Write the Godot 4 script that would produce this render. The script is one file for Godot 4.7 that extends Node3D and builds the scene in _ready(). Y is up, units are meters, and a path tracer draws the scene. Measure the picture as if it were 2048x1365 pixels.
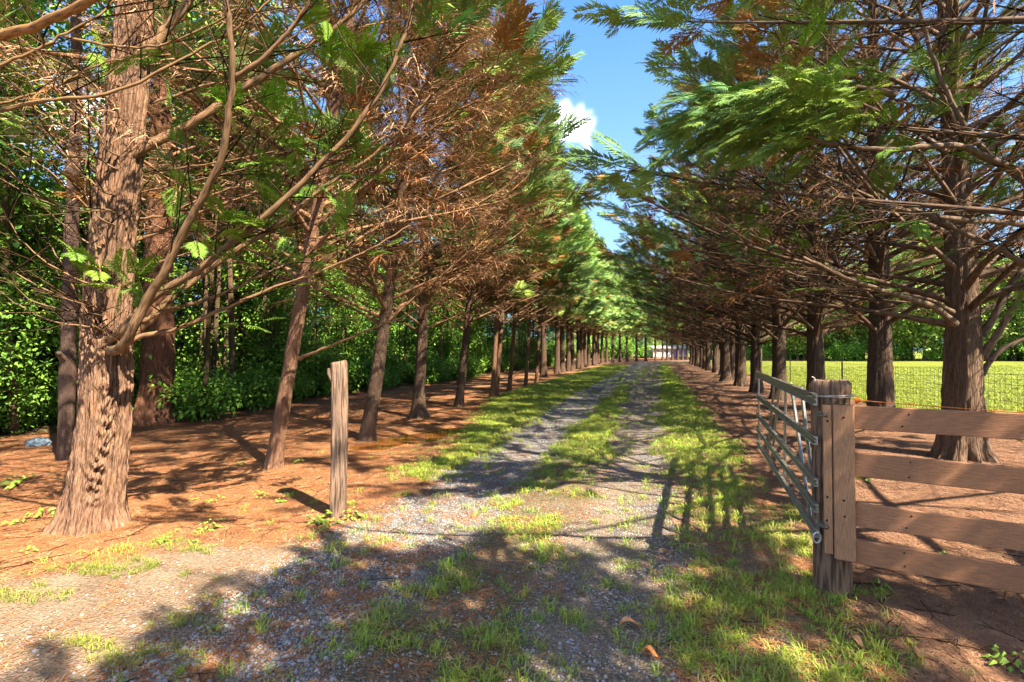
extends Node3D
# A gravel farm drive between two rows of old cypresses, a steel gate standing open beside a board fence.
# The world is laid out along the drive: -z runs down the drive, +x towards the field, camera at x 0, z 0.

const YAW := 16.0
const PITCH := 1.15
const EYE := 1.5
var cam_basis: Basis
var rng: RandomNumberGenerator
var noise_a: FastNoiseLite
var noise_b: FastNoiseLite
var noise_c: FastNoiseLite
var used_names := {}
var mats := {}


func _ready() -> void:
	# ---- camera, sky, sun, exposure
	cam_basis = Basis(Vector3.UP, deg_to_rad(YAW)) * Basis(Vector3.RIGHT, deg_to_rad(PITCH))
	var cam := Camera3D.new()
	cam.name = "camera"
	cam.transform = Transform3D(cam_basis, Vector3(0, EYE, 0))
	cam.fov = rad_to_deg(2.0 * atan(682.5 / 1000.0))
	cam.near = 0.05
	cam.far = 2000.0
	add_child(cam)
	cam.current = true
	rng = RandomNumberGenerator.new()
	rng.seed = 71
	noise_a = make_noise(11, 0.55, 4)
	noise_b = make_noise(23, 2.6, 3)
	noise_c = make_noise(37, 0.09, 3)
	var env := Environment.new()
	env.background_mode = Environment.BG_SKY
	var sky := Sky.new()
	var pano := PanoramaSkyMaterial.new()
	pano.panorama = sky_picture()
	sky.sky_material = pano
	env.sky = sky
	env.background_energy_multiplier = 1.0
	env.tonemap_mode = Environment.TONE_MAPPER_LINEAR
	env.tonemap_exposure = 7.8
	env.ambient_light_source = Environment.AMBIENT_SOURCE_SKY
	env.sdfgi_enabled = true
	env.ssao_enabled = true
	env.ssil_enabled = true
	var we := WorldEnvironment.new()
	we.name = "environment"
	we.environment = env
	add_child(we)
	var sun := DirectionalLight3D.new()
	sun.name = "sun"
	sun.light_energy = 1.08
	sun.light_color = Color(1.0, 0.93, 0.82)
	sun.light_angular_distance = 0.5
	sun.shadow_enabled = true
	var elev := deg_to_rad(48.0)
	var flat := Vector3(-0.875, 0, -0.485).normalized()
	sun.basis = Basis.looking_at(flat * cos(elev) + Vector3.DOWN * sin(elev))
	add_child(sun)

	make_materials()
	# ---- the setting, then the things, the small scatter last
	build_ground()
	build_water()
	build_cypresses()
	build_wood()
	build_far()
	build_gate_and_fence()
	build_wire_fence()
	build_old_post()
	build_small_things()
	build_scatter()


# ------------------------------------------------------------------ helpers
func make_noise(s: int, freq: float, oct: int) -> FastNoiseLite:
	var n := FastNoiseLite.new()
	n.seed = s
	n.noise_type = FastNoiseLite.TYPE_SIMPLEX_SMOOTH
	n.frequency = freq
	n.fractal_type = FastNoiseLite.FRACTAL_FBM
	n.fractal_octaves = oct
	return n


func ray(px: float, py: float) -> Vector3:
	return cam_basis * Vector3((px - 1024.0) / 1000.0, -(py - 682.5) / 1000.0, -1.0)


func spot(px: float, py: float) -> Vector3:   # where the line of sight through a photo pixel meets the flat ground
	var d := ray(px, py)
	var t := -EYE / d.y
	var p := Vector3(0, EYE, 0) + d * t
	p.y = hgt(p.x, p.z)
	return p


func at(px: float, py: float, depth: float) -> Vector3:
	return Vector3(0, EYE, 0) + ray(px, py) * depth


func numbered(called: String) -> String:
	var k: int = used_names.get(called, 0)
	used_names[called] = k + 1
	return called if k == 0 else "%s_%03d" % [called, k]


func thing(called: String, label: String, category: String, where := Vector3.ZERO, group := "") -> Node3D:
	var o := Node3D.new()
	o.name = numbered(called)
	add_child(o, true)
	o.position = where
	tag(o, label, category, group)
	return o


func tag(o: Node3D, label: String, category: String, group := "") -> void:
	o.set_meta("label", label)
	o.set_meta("category", category)
	if group != "":
		o.set_meta("group", group)


func part(called: String, mesh: Mesh, mat: Material, parent: Node3D, pos := Vector3.ZERO) -> MeshInstance3D:
	var o := MeshInstance3D.new()
	o.name = called
	o.mesh = mesh
	o.material_override = mat
	parent.add_child(o, true)
	o.position = pos
	return o


# many copies of a small shape made of loose triangles, joined into one mesh, each copy in its own colour
func joined(shape: ArrayMesh, xf: Array, cols: PackedColorArray) -> ArrayMesh:
	var arr := shape.surface_get_arrays(0)
	var v: PackedVector3Array = arr[Mesh.ARRAY_VERTEX]
	var n: PackedVector3Array = arr[Mesh.ARRAY_NORMAL]
	var out := Acc.new()
	var tint := PackedColorArray()
	tint.resize(v.size())
	for i in xf.size():
		var t: Transform3D = xf[i]
		out.v.append_array(t * v)
		out.n.append_array(Transform3D(t.basis.orthonormalized(), Vector3.ZERO) * n)
		tint.fill(cols[i])
		out.c.append_array(tint)
	return out.mesh()


func copies(called: String, mesh: Mesh, mat: Material, parent: Node3D, xf: Array, cols: PackedColorArray) -> MultiMeshInstance3D:
	var m := MultiMesh.new()
	m.transform_format = MultiMesh.TRANSFORM_3D
	m.use_colors = true
	m.mesh = mesh
	m.instance_count = xf.size()
	for i in xf.size():
		m.set_instance_transform(i, xf[i])
		m.set_instance_color(i, cols[i])
	var o := MultiMeshInstance3D.new()
	o.name = called
	o.multimesh = m
	o.material_override = mat
	parent.add_child(o, true)
	return o


class Acc:
	var v := PackedVector3Array()
	var n := PackedVector3Array()
	var c := PackedColorArray()
	var uv := PackedVector2Array()
	var idx := PackedInt32Array()

	func mesh() -> ArrayMesh:
		var a := []
		a.resize(Mesh.ARRAY_MAX)
		a[Mesh.ARRAY_VERTEX] = v
		a[Mesh.ARRAY_NORMAL] = n
		if c.size() == v.size():
			a[Mesh.ARRAY_COLOR] = c
		if uv.size() == v.size():
			a[Mesh.ARRAY_TEX_UV] = uv
		if idx.size():
			a[Mesh.ARRAY_INDEX] = idx
		var m := ArrayMesh.new()
		m.add_surface_from_arrays(Mesh.PRIMITIVE_TRIANGLES, a)
		return m

	func tri(p: Vector3, q: Vector3, r: Vector3, col: Color) -> void:
		var k := v.size()
		var nn := (r - p).cross(q - p).normalized()
		v.append(p); v.append(q); v.append(r)
		n.append(nn); n.append(nn); n.append(nn)
		c.append(col); c.append(col); c.append(col)
		uv.append(Vector2(p.x, p.y)); uv.append(Vector2(q.x, q.y)); uv.append(Vector2(r.x, r.y))
		idx.append(k); idx.append(k + 1); idx.append(k + 2)

	func quad(p: Vector3, q: Vector3, r: Vector3, s: Vector3, col: Color, u0 := Vector2.ZERO, u1 := Vector2.ONE) -> void:
		var k := v.size()
		var nn := (s - p).cross(q - p).normalized()
		v.append(p); v.append(q); v.append(r); v.append(s)
		for i in 4:
			n.append(nn); c.append(col)
		uv.append(u0); uv.append(Vector2(u1.x, u0.y)); uv.append(u1); uv.append(Vector2(u0.x, u1.y))
		idx.append(k); idx.append(k + 1); idx.append(k + 2)
		idx.append(k); idx.append(k + 2); idx.append(k + 3)

	# a tapering thorn-like twig with one bend: 9 triangles
	func twig(p: Vector3, q: Vector3, r: Vector3, w: float, col: Color) -> void:
		var d := (r - p).normalized()
		var s := d.cross(Vector3(0.31, 0.87, 0.38)).normalized()
		var t := s.cross(d)
		var k := v.size()
		for j in 3:
			var a := TAU * j / 3.0
			var o := s * cos(a) + t * sin(a)
			v.append(p + o * w); n.append(o); c.append(col); uv.append(Vector2(j / 3.0, 0))
		for j in 3:
			var a := TAU * j / 3.0
			var o := s * cos(a) + t * sin(a)
			v.append(q + o * w * 0.62); n.append(o); c.append(col); uv.append(Vector2(j / 3.0, 0.5))
		v.append(r); n.append(d); c.append(col); uv.append(Vector2(0.5, 1))
		for j in 3:
			var j2 := (j + 1) % 3
			idx.append(k + j); idx.append(k + 3 + j); idx.append(k + j2)
			idx.append(k + j2); idx.append(k + 3 + j); idx.append(k + 3 + j2)
			idx.append(k + 3 + j); idx.append(k + 6); idx.append(k + 3 + j2)

	func spike(p: Vector3, r: Vector3, w: float, col: Color) -> void:
		var d := (r - p).normalized()
		var s := d.cross(Vector3(0.31, 0.87, 0.38)).normalized()
		var t := s.cross(d)
		var k := v.size()
		for j in 3:
			var a := TAU * j / 3.0
			var o := s * cos(a) + t * sin(a)
			v.append(p + o * w); n.append(o); c.append(col); uv.append(Vector2(j / 3.0, 0))
		v.append(r); n.append(d); c.append(col); uv.append(Vector2(0.5, 1))
		for j in 3:
			idx.append(k + j); idx.append(k + 3); idx.append(k + (j + 1) % 3)

	# a limb along a line of points, round, with a radius at each point
	func tube(pts: PackedVector3Array, radii: PackedFloat32Array, sides: int, col: Color, repeat := 2.0) -> void:
		var k := v.size()
		var side := Vector3.ZERO
		var run := 0.0
		var count := pts.size()
		for i in count:
			var d: Vector3
			if i == 0:
				d = pts[1] - pts[0]
			elif i == count - 1:
				d = pts[i] - pts[i - 1]
			else:
				d = pts[i + 1] - pts[i - 1]
			d = d.normalized()
			if i == 0:
				side = d.cross(Vector3(0.2, 0.3, 0.93)).normalized()
			else:
				run += pts[i].distance_to(pts[i - 1])
				side = (side - d * side.dot(d)).normalized()
			var up := d.cross(side)
			for j in sides + 1:
				var a := TAU * j / sides
				var o := side * cos(a) + up * sin(a)
				v.append(pts[i] + o * radii[i]); n.append(o); c.append(col)
				uv.append(Vector2(repeat * j / sides, run * 1.6))
		for i in count - 1:
			for j in sides:
				var q := k + i * (sides + 1) + j
				idx.append(q); idx.append(q + sides + 1); idx.append(q + 1)
				idx.append(q + 1); idx.append(q + sides + 1); idx.append(q + sides + 2)
		# close the far end
		var e := v.size()
		v.append(pts[count - 1]); n.append((pts[count - 1] - pts[count - 2]).normalized()); c.append(col); uv.append(Vector2(0.5, run * 1.6))
		for j in sides:
			var q := k + (count - 1) * (sides + 1) + j
			idx.append(q); idx.append(e); idx.append(q + 1)


func smooth_line(ctrl: PackedVector3Array, steps: int) -> PackedVector3Array:
	var cv := Curve3D.new()
	for i in ctrl.size():
		var prev: Vector3 = ctrl[maxi(i - 1, 0)]
		var next: Vector3 = ctrl[mini(i + 1, ctrl.size() - 1)]
		var t := (next - prev) / 6.0
		cv.add_point(ctrl[i], -t, t)
	var out := PackedVector3Array()
	var total := cv.get_baked_length()
	for i in steps + 1:
		out.append(cv.sample_baked(total * i / steps, true))
	return out


# a closed outline (x across, y up) pushed from p to q; grain runs along it
func extrude(a: Acc, outline: PackedVector2Array, p: Vector3, q: Vector3, up_hint: Vector3, col: Color, uscale := 1.0) -> void:
	var d := (q - p).normalized()
	var across := up_hint.cross(d).normalized()
	var up := d.cross(across)
	var length := p.distance_to(q)
	var shift := rng.randf() * 5.0
	var walk := 0.0
	for i in outline.size():
		var o0: Vector2 = outline[i]
		var o1: Vector2 = outline[(i + 1) % outline.size()]
		var e := o0.distance_to(o1)
		var w0 := across * o0.x + up * o0.y
		var w1 := across * o1.x + up * o1.y
		var k := a.v.size()
		var nn := d.cross(w1 - w0).normalized()
		a.v.append(p + w0); a.v.append(q + w0); a.v.append(q + w1); a.v.append(p + w1)
		for j in 4:
			a.n.append(nn); a.c.append(col)
		a.uv.append(Vector2(shift, (walk + shift) * uscale)); a.uv.append(Vector2(shift + length, (walk + shift) * uscale))
		a.uv.append(Vector2(shift + length, (walk + e + shift) * uscale)); a.uv.append(Vector2(shift, (walk + e + shift) * uscale))
		a.idx.append_array(PackedInt32Array([k, k + 2, k + 1, k, k + 3, k + 2]))
		walk += e
	var tris := Geometry2D.triangulate_polygon(outline)
	for end in 2:
		var base: Vector3 = p if end == 0 else q
		var k := a.v.size()
		for o in outline:
			a.v.append(base + across * o.x + up * o.y)
			a.n.append(-d if end == 0 else d); a.c.append(col); a.uv.append(Vector2(o.x + shift, o.y * uscale + shift))
		for t in tris:
			a.idx.append(k + t)


func chamfered(w: float, h: float, b: float) -> PackedVector2Array:
	var x := w / 2.0
	var y := h / 2.0
	return PackedVector2Array([Vector2(-x + b, -y), Vector2(x - b, -y), Vector2(x, -y + b), Vector2(x, y - b), Vector2(x - b, y), Vector2(-x + b, y), Vector2(-x, y - b), Vector2(-x, -y + b)])


func ramp(stops: Array) -> Gradient:
	var g := Gradient.new()
	var off := PackedFloat32Array()
	var cols := PackedColorArray()
	for s in stops:
		off.append(s[0]); cols.append(s[1])
	g.offsets = off
	g.colors = cols
	return g


func noise_tex(s: int, freq: float, oct: int, g: Gradient, size := 512, ridged := false, type := FastNoiseLite.TYPE_SIMPLEX_SMOOTH) -> NoiseTexture2D:
	var n := FastNoiseLite.new()
	n.seed = s
	n.noise_type = type
	n.frequency = freq
	n.fractal_octaves = oct
	n.fractal_type = FastNoiseLite.FRACTAL_RIDGED if ridged else FastNoiseLite.FRACTAL_FBM
	var t := NoiseTexture2D.new()
	t.width = size
	t.height = size
	t.seamless = true
	t.seamless_blend_skirt = 0.25
	t.noise = n
	if g:
		t.color_ramp = g
	return t


func grey(x: float) -> Color:
	return Color(x, x, x)


func base_mat(called: String, rough := 0.9) -> StandardMaterial3D:
	var m := StandardMaterial3D.new()
	m.resource_name = called
	m.vertex_color_use_as_albedo = true
	m.roughness = rough
	m.metallic_specular = 0.3
	mats[called] = m
	return m


func make_materials() -> void:
	var m := base_mat("bark", 0.95)
	m.albedo_texture = noise_tex(3, 0.018, 5, ramp([[0.0, Color(0.66, 0.6, 0.56)], [0.35, Color(0.8, 0.76, 0.73)], [0.45, Color(0.96, 0.96, 0.95)], [0.55, Color(0.86, 0.79, 0.72)], [0.7, grey(1.0)], [1.0, Color(0.86, 0.86, 0.86)]]), 1024)
	m.heightmap_enabled = true
	m.heightmap_texture = noise_tex(6, 0.022, 5, null, 1024)
	m.heightmap_scale = 2.6
	m.uv1_scale = Vector3(3.4, 0.22, 1)
	m = base_mat("limb", 0.9)
	m.albedo_texture = noise_tex(9, 0.02, 4, ramp([[0.0, grey(0.5)], [0.5, grey(0.85)], [1.0, grey(1.0)]]), 256)
	m = base_mat("twig", 0.9)
	m = base_mat("needle", 0.85)
	m.metallic_specular = 0.15
	m.backlight = Color(0.85, 1.0, 0.5)
	m.cull_mode = BaseMaterial3D.CULL_DISABLED
	m = base_mat("leaf", 0.5)
	m.backlight = Color(0.85, 1.0, 0.4)
	m.cull_mode = BaseMaterial3D.CULL_DISABLED
	m = base_mat("blade", 0.6)
	m.backlight = Color(0.4, 0.5, 0.16)
	m.cull_mode = BaseMaterial3D.CULL_DISABLED
	m = base_mat("dry", 0.85)
	m.backlight = Color(0.2, 0.15, 0.1)
	m.cull_mode = BaseMaterial3D.CULL_DISABLED
	m = base_mat("stone", 0.8)
	m = base_mat("soil", 0.97)
	m.albedo_texture = noise_tex(13, 0.03, 5, ramp([[0.0, grey(0.62)], [0.45, grey(0.86)], [1.0, grey(1.0)]]), 1024)
	m.uv1_triplanar = true
	m.uv1_world_triplanar = true
	m.uv1_scale = Vector3(0.9, 0.9, 0.9)
	m.heightmap_enabled = true
	m.heightmap_texture = noise_tex(17, 0.05, 5, null, 1024)
	m.heightmap_scale = 2.5
	m = base_mat("board", 0.7)
	m.albedo_texture = noise_tex(19, 0.02, 5, ramp([[0.0, grey(0.7)], [0.42, grey(0.88)], [0.5, grey(0.8)], [0.6, grey(0.96)], [1.0, grey(1.0)]]), 1024)
	m.uv1_scale = Vector3(0.5, 12.0, 1)
	m.heightmap_enabled = true
	m.heightmap_texture = noise_tex(19, 0.02, 5, null, 1024)
	m.heightmap_scale = 0.08
	m = base_mat("old_wood", 0.9)
	m.albedo_texture = noise_tex(29, 0.018, 5, ramp([[0.0, grey(0.42)], [0.38, grey(0.68)], [0.5, grey(0.88)], [1.0, grey(1.0)]]), 512)
	m.uv1_scale = Vector3(2.4, 0.3, 1)
	m.heightmap_enabled = true
	m.heightmap_texture = noise_tex(29, 0.018, 5, null, 512)
	m.heightmap_scale = 1.2
	m = base_mat("galvanised", 0.42)
	m.metallic = 0.75
	m.albedo_texture = noise_tex(31, 0.06, 3, ramp([[0.0, grey(0.7)], [0.5, grey(0.9)], [1.0, grey(1.0)]]), 256, false, FastNoiseLite.TYPE_CELLULAR)
	m.roughness_texture = noise_tex(33, 0.03, 4, ramp([[0.0, grey(0.6)], [1.0, grey(1.0)]]), 256)
	m.uv1_scale = Vector3(1.5, 8, 1)
	m = base_mat("wire", 0.5)
	m.metallic = 0.5
	m = base_mat("plain", 0.6)
	m = base_mat("painted", 0.55)
	m.albedo_texture = noise_tex(41, 0.01, 4, ramp([[0.0, grey(0.9)], [1.0, grey(1.0)]]), 256)


func sky_picture() -> ImageTexture:
	var w := 1024
	var h := 512
	var img := Image.create(w, h, false, Image.FORMAT_RGBAF)
	var puffs := make_noise(5, 5.2, 5)
	var edge := make_noise(8, 14.0, 4)
	var field := make_noise(9, 1.7, 2)
	var one := ray(1144, 256).normalized()     # the one small cloud in the gap between the crowns
	for y in h:
		var el := PI * (0.5 - (y + 0.5) / h)
		var s := cos(el)
		var up := sin(el)
		var t := pow(clampf(1.0 - up, 0.0, 1.0), 2.2)
		var base := Color(0.009, 0.044, 0.142).lerp(Color(0.12, 0.2, 0.28), t)
		if up < 0.0:
			base = Color(0.16, 0.15, 0.12)
		for x in w:
			var ph := (x + 0.5) / w * TAU
			var d := Vector3(sin(ph) * s, up, -cos(ph) * s)
			var col := base
			if up > 0.02:
				var cover := 0.0
				var near_one := one.distance_to(d)
				if near_one < 0.16:
					var r := Vector2((d - one).dot(cam_basis.x) / 0.047, (d.y - one.y) / 0.031).length()
					cover = clampf((1.0 - r + edge.get_noise_3dv(d) * 1.0) * 2.2, 0.0, 1.0)
				elif near_one > 0.55:
					cover = clampf((puffs.get_noise_3dv(d) + field.get_noise_3dv(d) * 0.5 - 0.18) * 5.0, 0.0, 1.0) * clampf((near_one - 0.55) * 5.0, 0.0, 1.0)  # clouds away from the gap, their cover raised for more fill light
				if cover > 0.0:
					col = base.lerp(Color(0.6, 0.6, 0.62), cover)
			img.set_pixel(x, y, col)
	return ImageTexture.create_from_image(img)


# ------------------------------------------------------------------ the ground
func bend(zd: float) -> float:     # the drive swings towards the field at its far end
	return 0.0 if zd < 58.0 else (zd - 58.0) * (zd - 58.0) * 0.012


func band(x: float, lo: float, hi: float, soft: float) -> float:
	return smoothstep(lo - soft, lo + soft, x) * (1.0 - smoothstep(hi - soft, hi + soft, x))


func puddle(x: float, z: float) -> float:    # 1 in the middle of a puddle's hollow, 0 outside
	var best := 0.0
	for p in puddles:
		var u: Vector2 = Vector2(x, z) - p[0]
		var l := Vector2(u.dot(p[1]) / p[2], u.dot(Vector2(-p[1].y, p[1].x)) / p[3]).length() + noise_b.get_noise_2d(x * 0.5, z * 0.5) * 0.25
		best = maxf(best, clampf(1.35 - l, 0.0, 1.0))
	return best

var puddles := [
	[Vector2(-4.05, -7.95), Vector2(0.35, -0.94), 1.35, 0.52],
	[Vector2(-1.75, -33.5), Vector2(0.1, -0.99), 1.1, 0.3],
	[Vector2(-1.9, -28.5), Vector2(0.1, -0.99), 0.9, 0.3],
	[Vector2(-2.0, -25.0), Vector2(0.1, -0.99), 0.8, 0.34],
]


func hgt(x: float, z: float) -> float:
	var zd := -z
	var h := noise_a.get_noise_2d(x * 0.8, z * 0.8) * 0.022
	var q := x - bend(zd)
	h -= (band(q, -2.4, -1.5, 0.3) + band(q, -0.6, 0.1, 0.3)) * 0.022
	h += maxf(0.0, x - 9.0) * 0.0095 * smoothstep(9.0, 30.0, x)
	h -= puddle(x, z) * 0.06
	return h


# what lies at a place: gravel, grass, needles, sand, soil, field, wood
func cover_at(x: float, z: float) -> Dictionary:
	var zd := -z
	var q := x - bend(zd)
	var na := noise_a.get_noise_2d(x, z)
	var nb := noise_b.get_noise_2d(x, z)
	var nc := noise_a.get_noise_2d(x * 2.3 + 50.0, z * 2.3)
	var j := q + na * 0.22 + nb * 0.1
	var far := smoothstep(7.0, 14.0, zd)
	var gl := band(j, -2.5 - 0.25 * far, -1.48, 0.16)
	gl *= lerpf(clampf(1.0 + nc * 0.8, 0.8, 1.0), 1.0, smoothstep(4.0, 8.0, zd))
	var gr := band(j, -0.62 - 0.3 * far, 0.14, 0.18)
	var dirt := gr * smoothstep(-0.15, 0.35, nc + 0.25 - smoothstep(0.0, 2.6, zd) * 0.1 + smoothstep(0.4, -0.4, q + 0.3) * 0.3) * (1.0 - smoothstep(2.2, 1.6, zd))
	var worn := smoothstep(15.0, 27.0, zd + na * 4.0)
	var mid := band(j, -1.5, -0.66 - 0.3 * far, 0.14) * (1.0 - worn)
	gr = maxf(gr, band(j, -2.0, 0.14 + 0.3 * worn, 0.2) * worn)
	var right := band(j, 0.14 + 0.32 * worn, 1.12 + 0.2 * nc, 0.2)
	var inner := lerpf(2.9, 5.0, smoothstep(5.0, 17.0, zd))
	var left := band(j, -inner, -2.5 - 0.25 * far, 0.3) * smoothstep(4.6, 6.6, zd + na * 1.5)
	left *= 1.0 - smoothstep(45.0, 60.0, zd)
	var field := smoothstep(5.7, 6.5, x + na * 0.4)
	var sand := band(x + na * 0.3, -9.0, -2.2, 0.35) * (1.0 - smoothstep(-0.35, 0.35, zd - (2.5 + (x + 4.2) * 0.75) + na * 0.7))
	var soil := band(j, -3.5 + 0.0 * nc, -2.3, 0.35) * (1.0 - smoothstep(7.0, 9.0, zd)) * (1.0 - sand)
	var wood := 1.0 - smoothstep(-11.3, -9.6, x + na * 0.8)
	return {gravel = maxf(gl, gr * (1.0 - dirt * 0.8)), dirt = dirt, mid = mid, right = right, left = left, field = field, sand = sand * (1.0 - gl), soil = soil, wood = wood, n = na, m = nb, k = nc}


func ground_color(x: float, z: float) -> Color:
	var c := cover_at(x, z)
	var nd := noise_c.get_noise_2d(x * 3.0, z * 3.0)
	var col := Color(0.32, 0.155, 0.075).lerp(Color(0.2, 0.105, 0.06), clampf(0.45 + c.m * 0.7 + c.k * 0.5, 0.0, 1.0))
	col = col.lerp(Color(0.46, 0.25, 0.12), clampf(c.n * 1.3, 0.0, 0.6))
	col = col.lerp(Color(0.2, 0.12, 0.085), 0.65 * smoothstep(0.6, 1.8, x + c.k))   # field-side litter mixed darker and greyer, shade put into its colour
	col = col.lerp(Color(0.24, 0.15, 0.085).lerp(Color(0.17, 0.15, 0.06), clampf(0.5 + c.k * 2.0, 0, 1)), c.wood)
	col = col.lerp(Color(0.15, 0.10, 0.07).lerp(Color(0.10, 0.11, 0.04), clampf(c.k * 1.4, 0.0, 0.6)), c.soil * 0.85)
	col = col.lerp(Color(0.32, 0.235, 0.165).lerp(Color(0.25, 0.18, 0.12), clampf(0.4 + c.k * 1.2 + c.m * 0.6, 0.0, 1.0)), c.sand)
	var under := Color(0.21, 0.175, 0.12).lerp(Color(0.16, 0.17, 0.06), clampf(0.5 + c.k * 1.2, 0.0, 1.0))
	under = under.lerp(Color(0.14, 0.2, 0.03), smoothstep(8.0, 20.0, -z))
	var sward: float = clampf(c.mid + c.right + c.left, 0.0, 1.0)
	col = col.lerp(under, sward * 0.9)
	col = col.lerp(Color(0.22, 0.215, 0.21).lerp(Color(0.17, 0.155, 0.14), clampf(0.4 + c.m, 0.0, 1.0)), c.gravel)
	col = col.lerp(Color(0.26, 0.215, 0.165), c.dirt * 0.9)
	col = col.lerp(Color(0.235, 0.27, 0.035).lerp(Color(0.17, 0.21, 0.03), clampf(0.45 + nd * 1.6 + c.k * 0.7, 0.0, 1.0)), c.field)
	return col


func build_ground() -> void:
	var xs := PackedFloat32Array()
	var zs := PackedFloat32Array()
	var x := -7.0
	while x < 4.5:
		xs.append(x); x += 0.055
	var step := 0.06
	while x < 420.0:
		xs.append(x); x += step; step *= 1.07
	var lows := PackedFloat32Array()
	x = -7.0; step = 0.06
	while x > -420.0:
		x -= step; lows.append(x); step *= 1.07
	lows.reverse()
	lows.append_array(xs)
	xs = lows
	var z := -0.5
	while z > -9.0:
		zs.append(z); z -= 0.05
	step = 0.055
	while z > -420.0:
		zs.append(z); z -= step; step *= 1.022
	var backs := PackedFloat32Array()
	z = -0.5; step = 0.08
	while z < 60.0:
		z += step; backs.append(z); step *= 1.12
	backs.reverse()
	backs.append_array(zs)
	zs = backs
	var a := Acc.new()
	var w := xs.size()
	for zz in zs:
		for xx in xs:
			a.v.append(Vector3(xx, hgt(xx, zz), zz))
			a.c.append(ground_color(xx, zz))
	a.n.resize(a.v.size())
	for i in zs.size():
		for k in w:
			var l := a.v[i * w + maxi(k - 1, 0)]
			var r := a.v[i * w + mini(k + 1, w - 1)]
			var f := a.v[mini(i + 1, zs.size() - 1) * w + k]
			var b := a.v[maxi(i - 1, 0) * w + k]
			a.n[i * w + k] = (r - l).cross(f - b).normalized()
			if i < zs.size() - 1 and k < w - 1:
				var q := i * w + k
				a.idx.append(q); a.idx.append(q + w); a.idx.append(q + 1)
				a.idx.append(q + 1); a.idx.append(q + w); a.idx.append(q + w + 1)
	var o := part("ground", a.mesh(), mats.soil, self)
	o.set_meta("kind", "structure")
	o.set_meta("label", "ground with needle litter, gravel wheel tracks, grass strips and lawn")


func build_water() -> void:
	var m := StandardMaterial3D.new()
	m.resource_name = "muddy_water"
	m.albedo_color = Color(0.42, 0.26, 0.13)
	m.roughness = 0.03
	m.metallic_specular = 0.6
	var k := 0
	for p in puddles:
		var a := Acc.new()
		var mid := Vector2(p[0])
		var level := -0.03 + noise_a.get_noise_2d(mid.x * 0.8, mid.y * 0.8) * 0.022 - (0.02 if k > 0 else 0.0)
		a.v.append(Vector3(mid.x, level, mid.y)); a.n.append(Vector3.UP)
		for i in 40:
			var t := TAU * i / 40.0
			var f: Vector2 = mid + p[1] * cos(t) * p[2] * 1.1 + Vector2(-p[1].y, p[1].x) * sin(t) * p[3] * 1.1
			a.v.append(Vector3(f.x, level, f.y)); a.n.append(Vector3.UP)
			a.idx.append_array(PackedInt32Array([0, 1 + i, 1 + (i + 1) % 40]))
		var o := part(numbered("puddle_water"), a.mesh(), m, self)
		o.set_meta("kind", "structure")
		o.set_meta("label", "brown rain puddle beside the grass strip" if k == 0 else "small dark puddle in the gravel wheel track")
		k += 1


# ------------------------------------------------------------------ cypresses
var spray_mesh: ArrayMesh
var fine_spray: ArrayMesh
var dead_mesh: ArrayMesh

# one flat, fern-like cypress spray, one unit long along +z
func make_spray(r: RandomNumberGenerator, pairs: int, subs: int, wide: float) -> ArrayMesh:
	var a := Acc.new()
	var white := Color.WHITE
	var sag := func(p: Vector3) -> Vector3: return Vector3(p.x, p.y - 0.16 * p.z * p.z - 0.5 * p.x * p.x, p.z)
	a.tri(sag.call(Vector3(-0.012, 0, 0)), sag.call(Vector3(0.012, 0, 0)), sag.call(Vector3(0, 0, 0.97)), white)
	for i in pairs:
		var t := 0.07 + 0.9 * i / pairs
		for s: float in [-1.0, 1.0]:
			var l: float = (0.46 * pow(1.0 - t, 0.75) + 0.1) * r.randf_range(0.8, 1.15)
			var ang := r.randf_range(0.6, 0.85)
			var dir := Vector3(s * sin(ang), r.randf_range(-0.1, 0.16), cos(ang))
			var side := Vector3(cos(ang), 0, -s * sin(ang)) * 0.021 * wide
			var p := Vector3(0, 0, t)
			var tip := p + dir * l + Vector3(0, 0, 0.06)
			var half := p + dir * l * 0.55
			a.tri(sag.call(p), sag.call(half + side), sag.call(tip), white)
			a.tri(sag.call(p), sag.call(tip), sag.call(half - side), white)
			for k in subs:
				var u := 0.28 + 0.66 * k / subs
				var b := p + dir * l * u
				for s2: float in [-1.0, 1.0]:
					var d2 := (dir + Vector3(cos(ang), 0, -s * sin(ang)) * s2 * 0.85).normalized()
					var l2 := l * (0.5 - 0.3 * u) * r.randf_range(0.8, 1.2)
					var w2 := Vector3(d2.z, 0, -d2.x) * 0.019 * wide
					a.tri(sag.call(b - w2), sag.call(b + w2), sag.call(b + d2 * l2 + Vector3(0, r.randf_range(-0.02, 0.02), 0)), white)
	return a.mesh()


func make_dead_spray(r: RandomNumberGenerator) -> ArrayMesh:
	var a := Acc.new()
	for i in 15:
		var t := i / 15.0
		var b := Vector3(sin(i * 1.7) * 0.03, -0.05 * t * t, t)
		var d := Vector3(r.randf_range(-1, 1), r.randf_range(-0.75, 0.35), r.randf_range(0.1, 1.1)).normalized()
		var l := r.randf_range(0.15, 0.42)
		var mid := b + d * l * 0.55
		var end := mid + (d + Vector3(0, -0.5, 0.2)).normalized() * l * 0.5
		var s := d.cross(Vector3(r.randf_range(-1, 1), 1, r.randf_range(-1, 1))).normalized() * 0.0075
		a.tri(b - s, b + s, mid + d * 0.02, Color.WHITE)
		a.tri(mid - s * 0.8, mid + s * 0.8, end, Color.WHITE)
	a.tri(Vector3(-0.009, 0, 0), Vector3(0.009, 0, 0), Vector3(0, -0.05, 1), Color.WHITE)
	a.tri(Vector3(0, -0.009, 0), Vector3(0, 0.009, 0), Vector3(0, -0.05, 1), Color.WHITE)
	return a.mesh()


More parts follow.
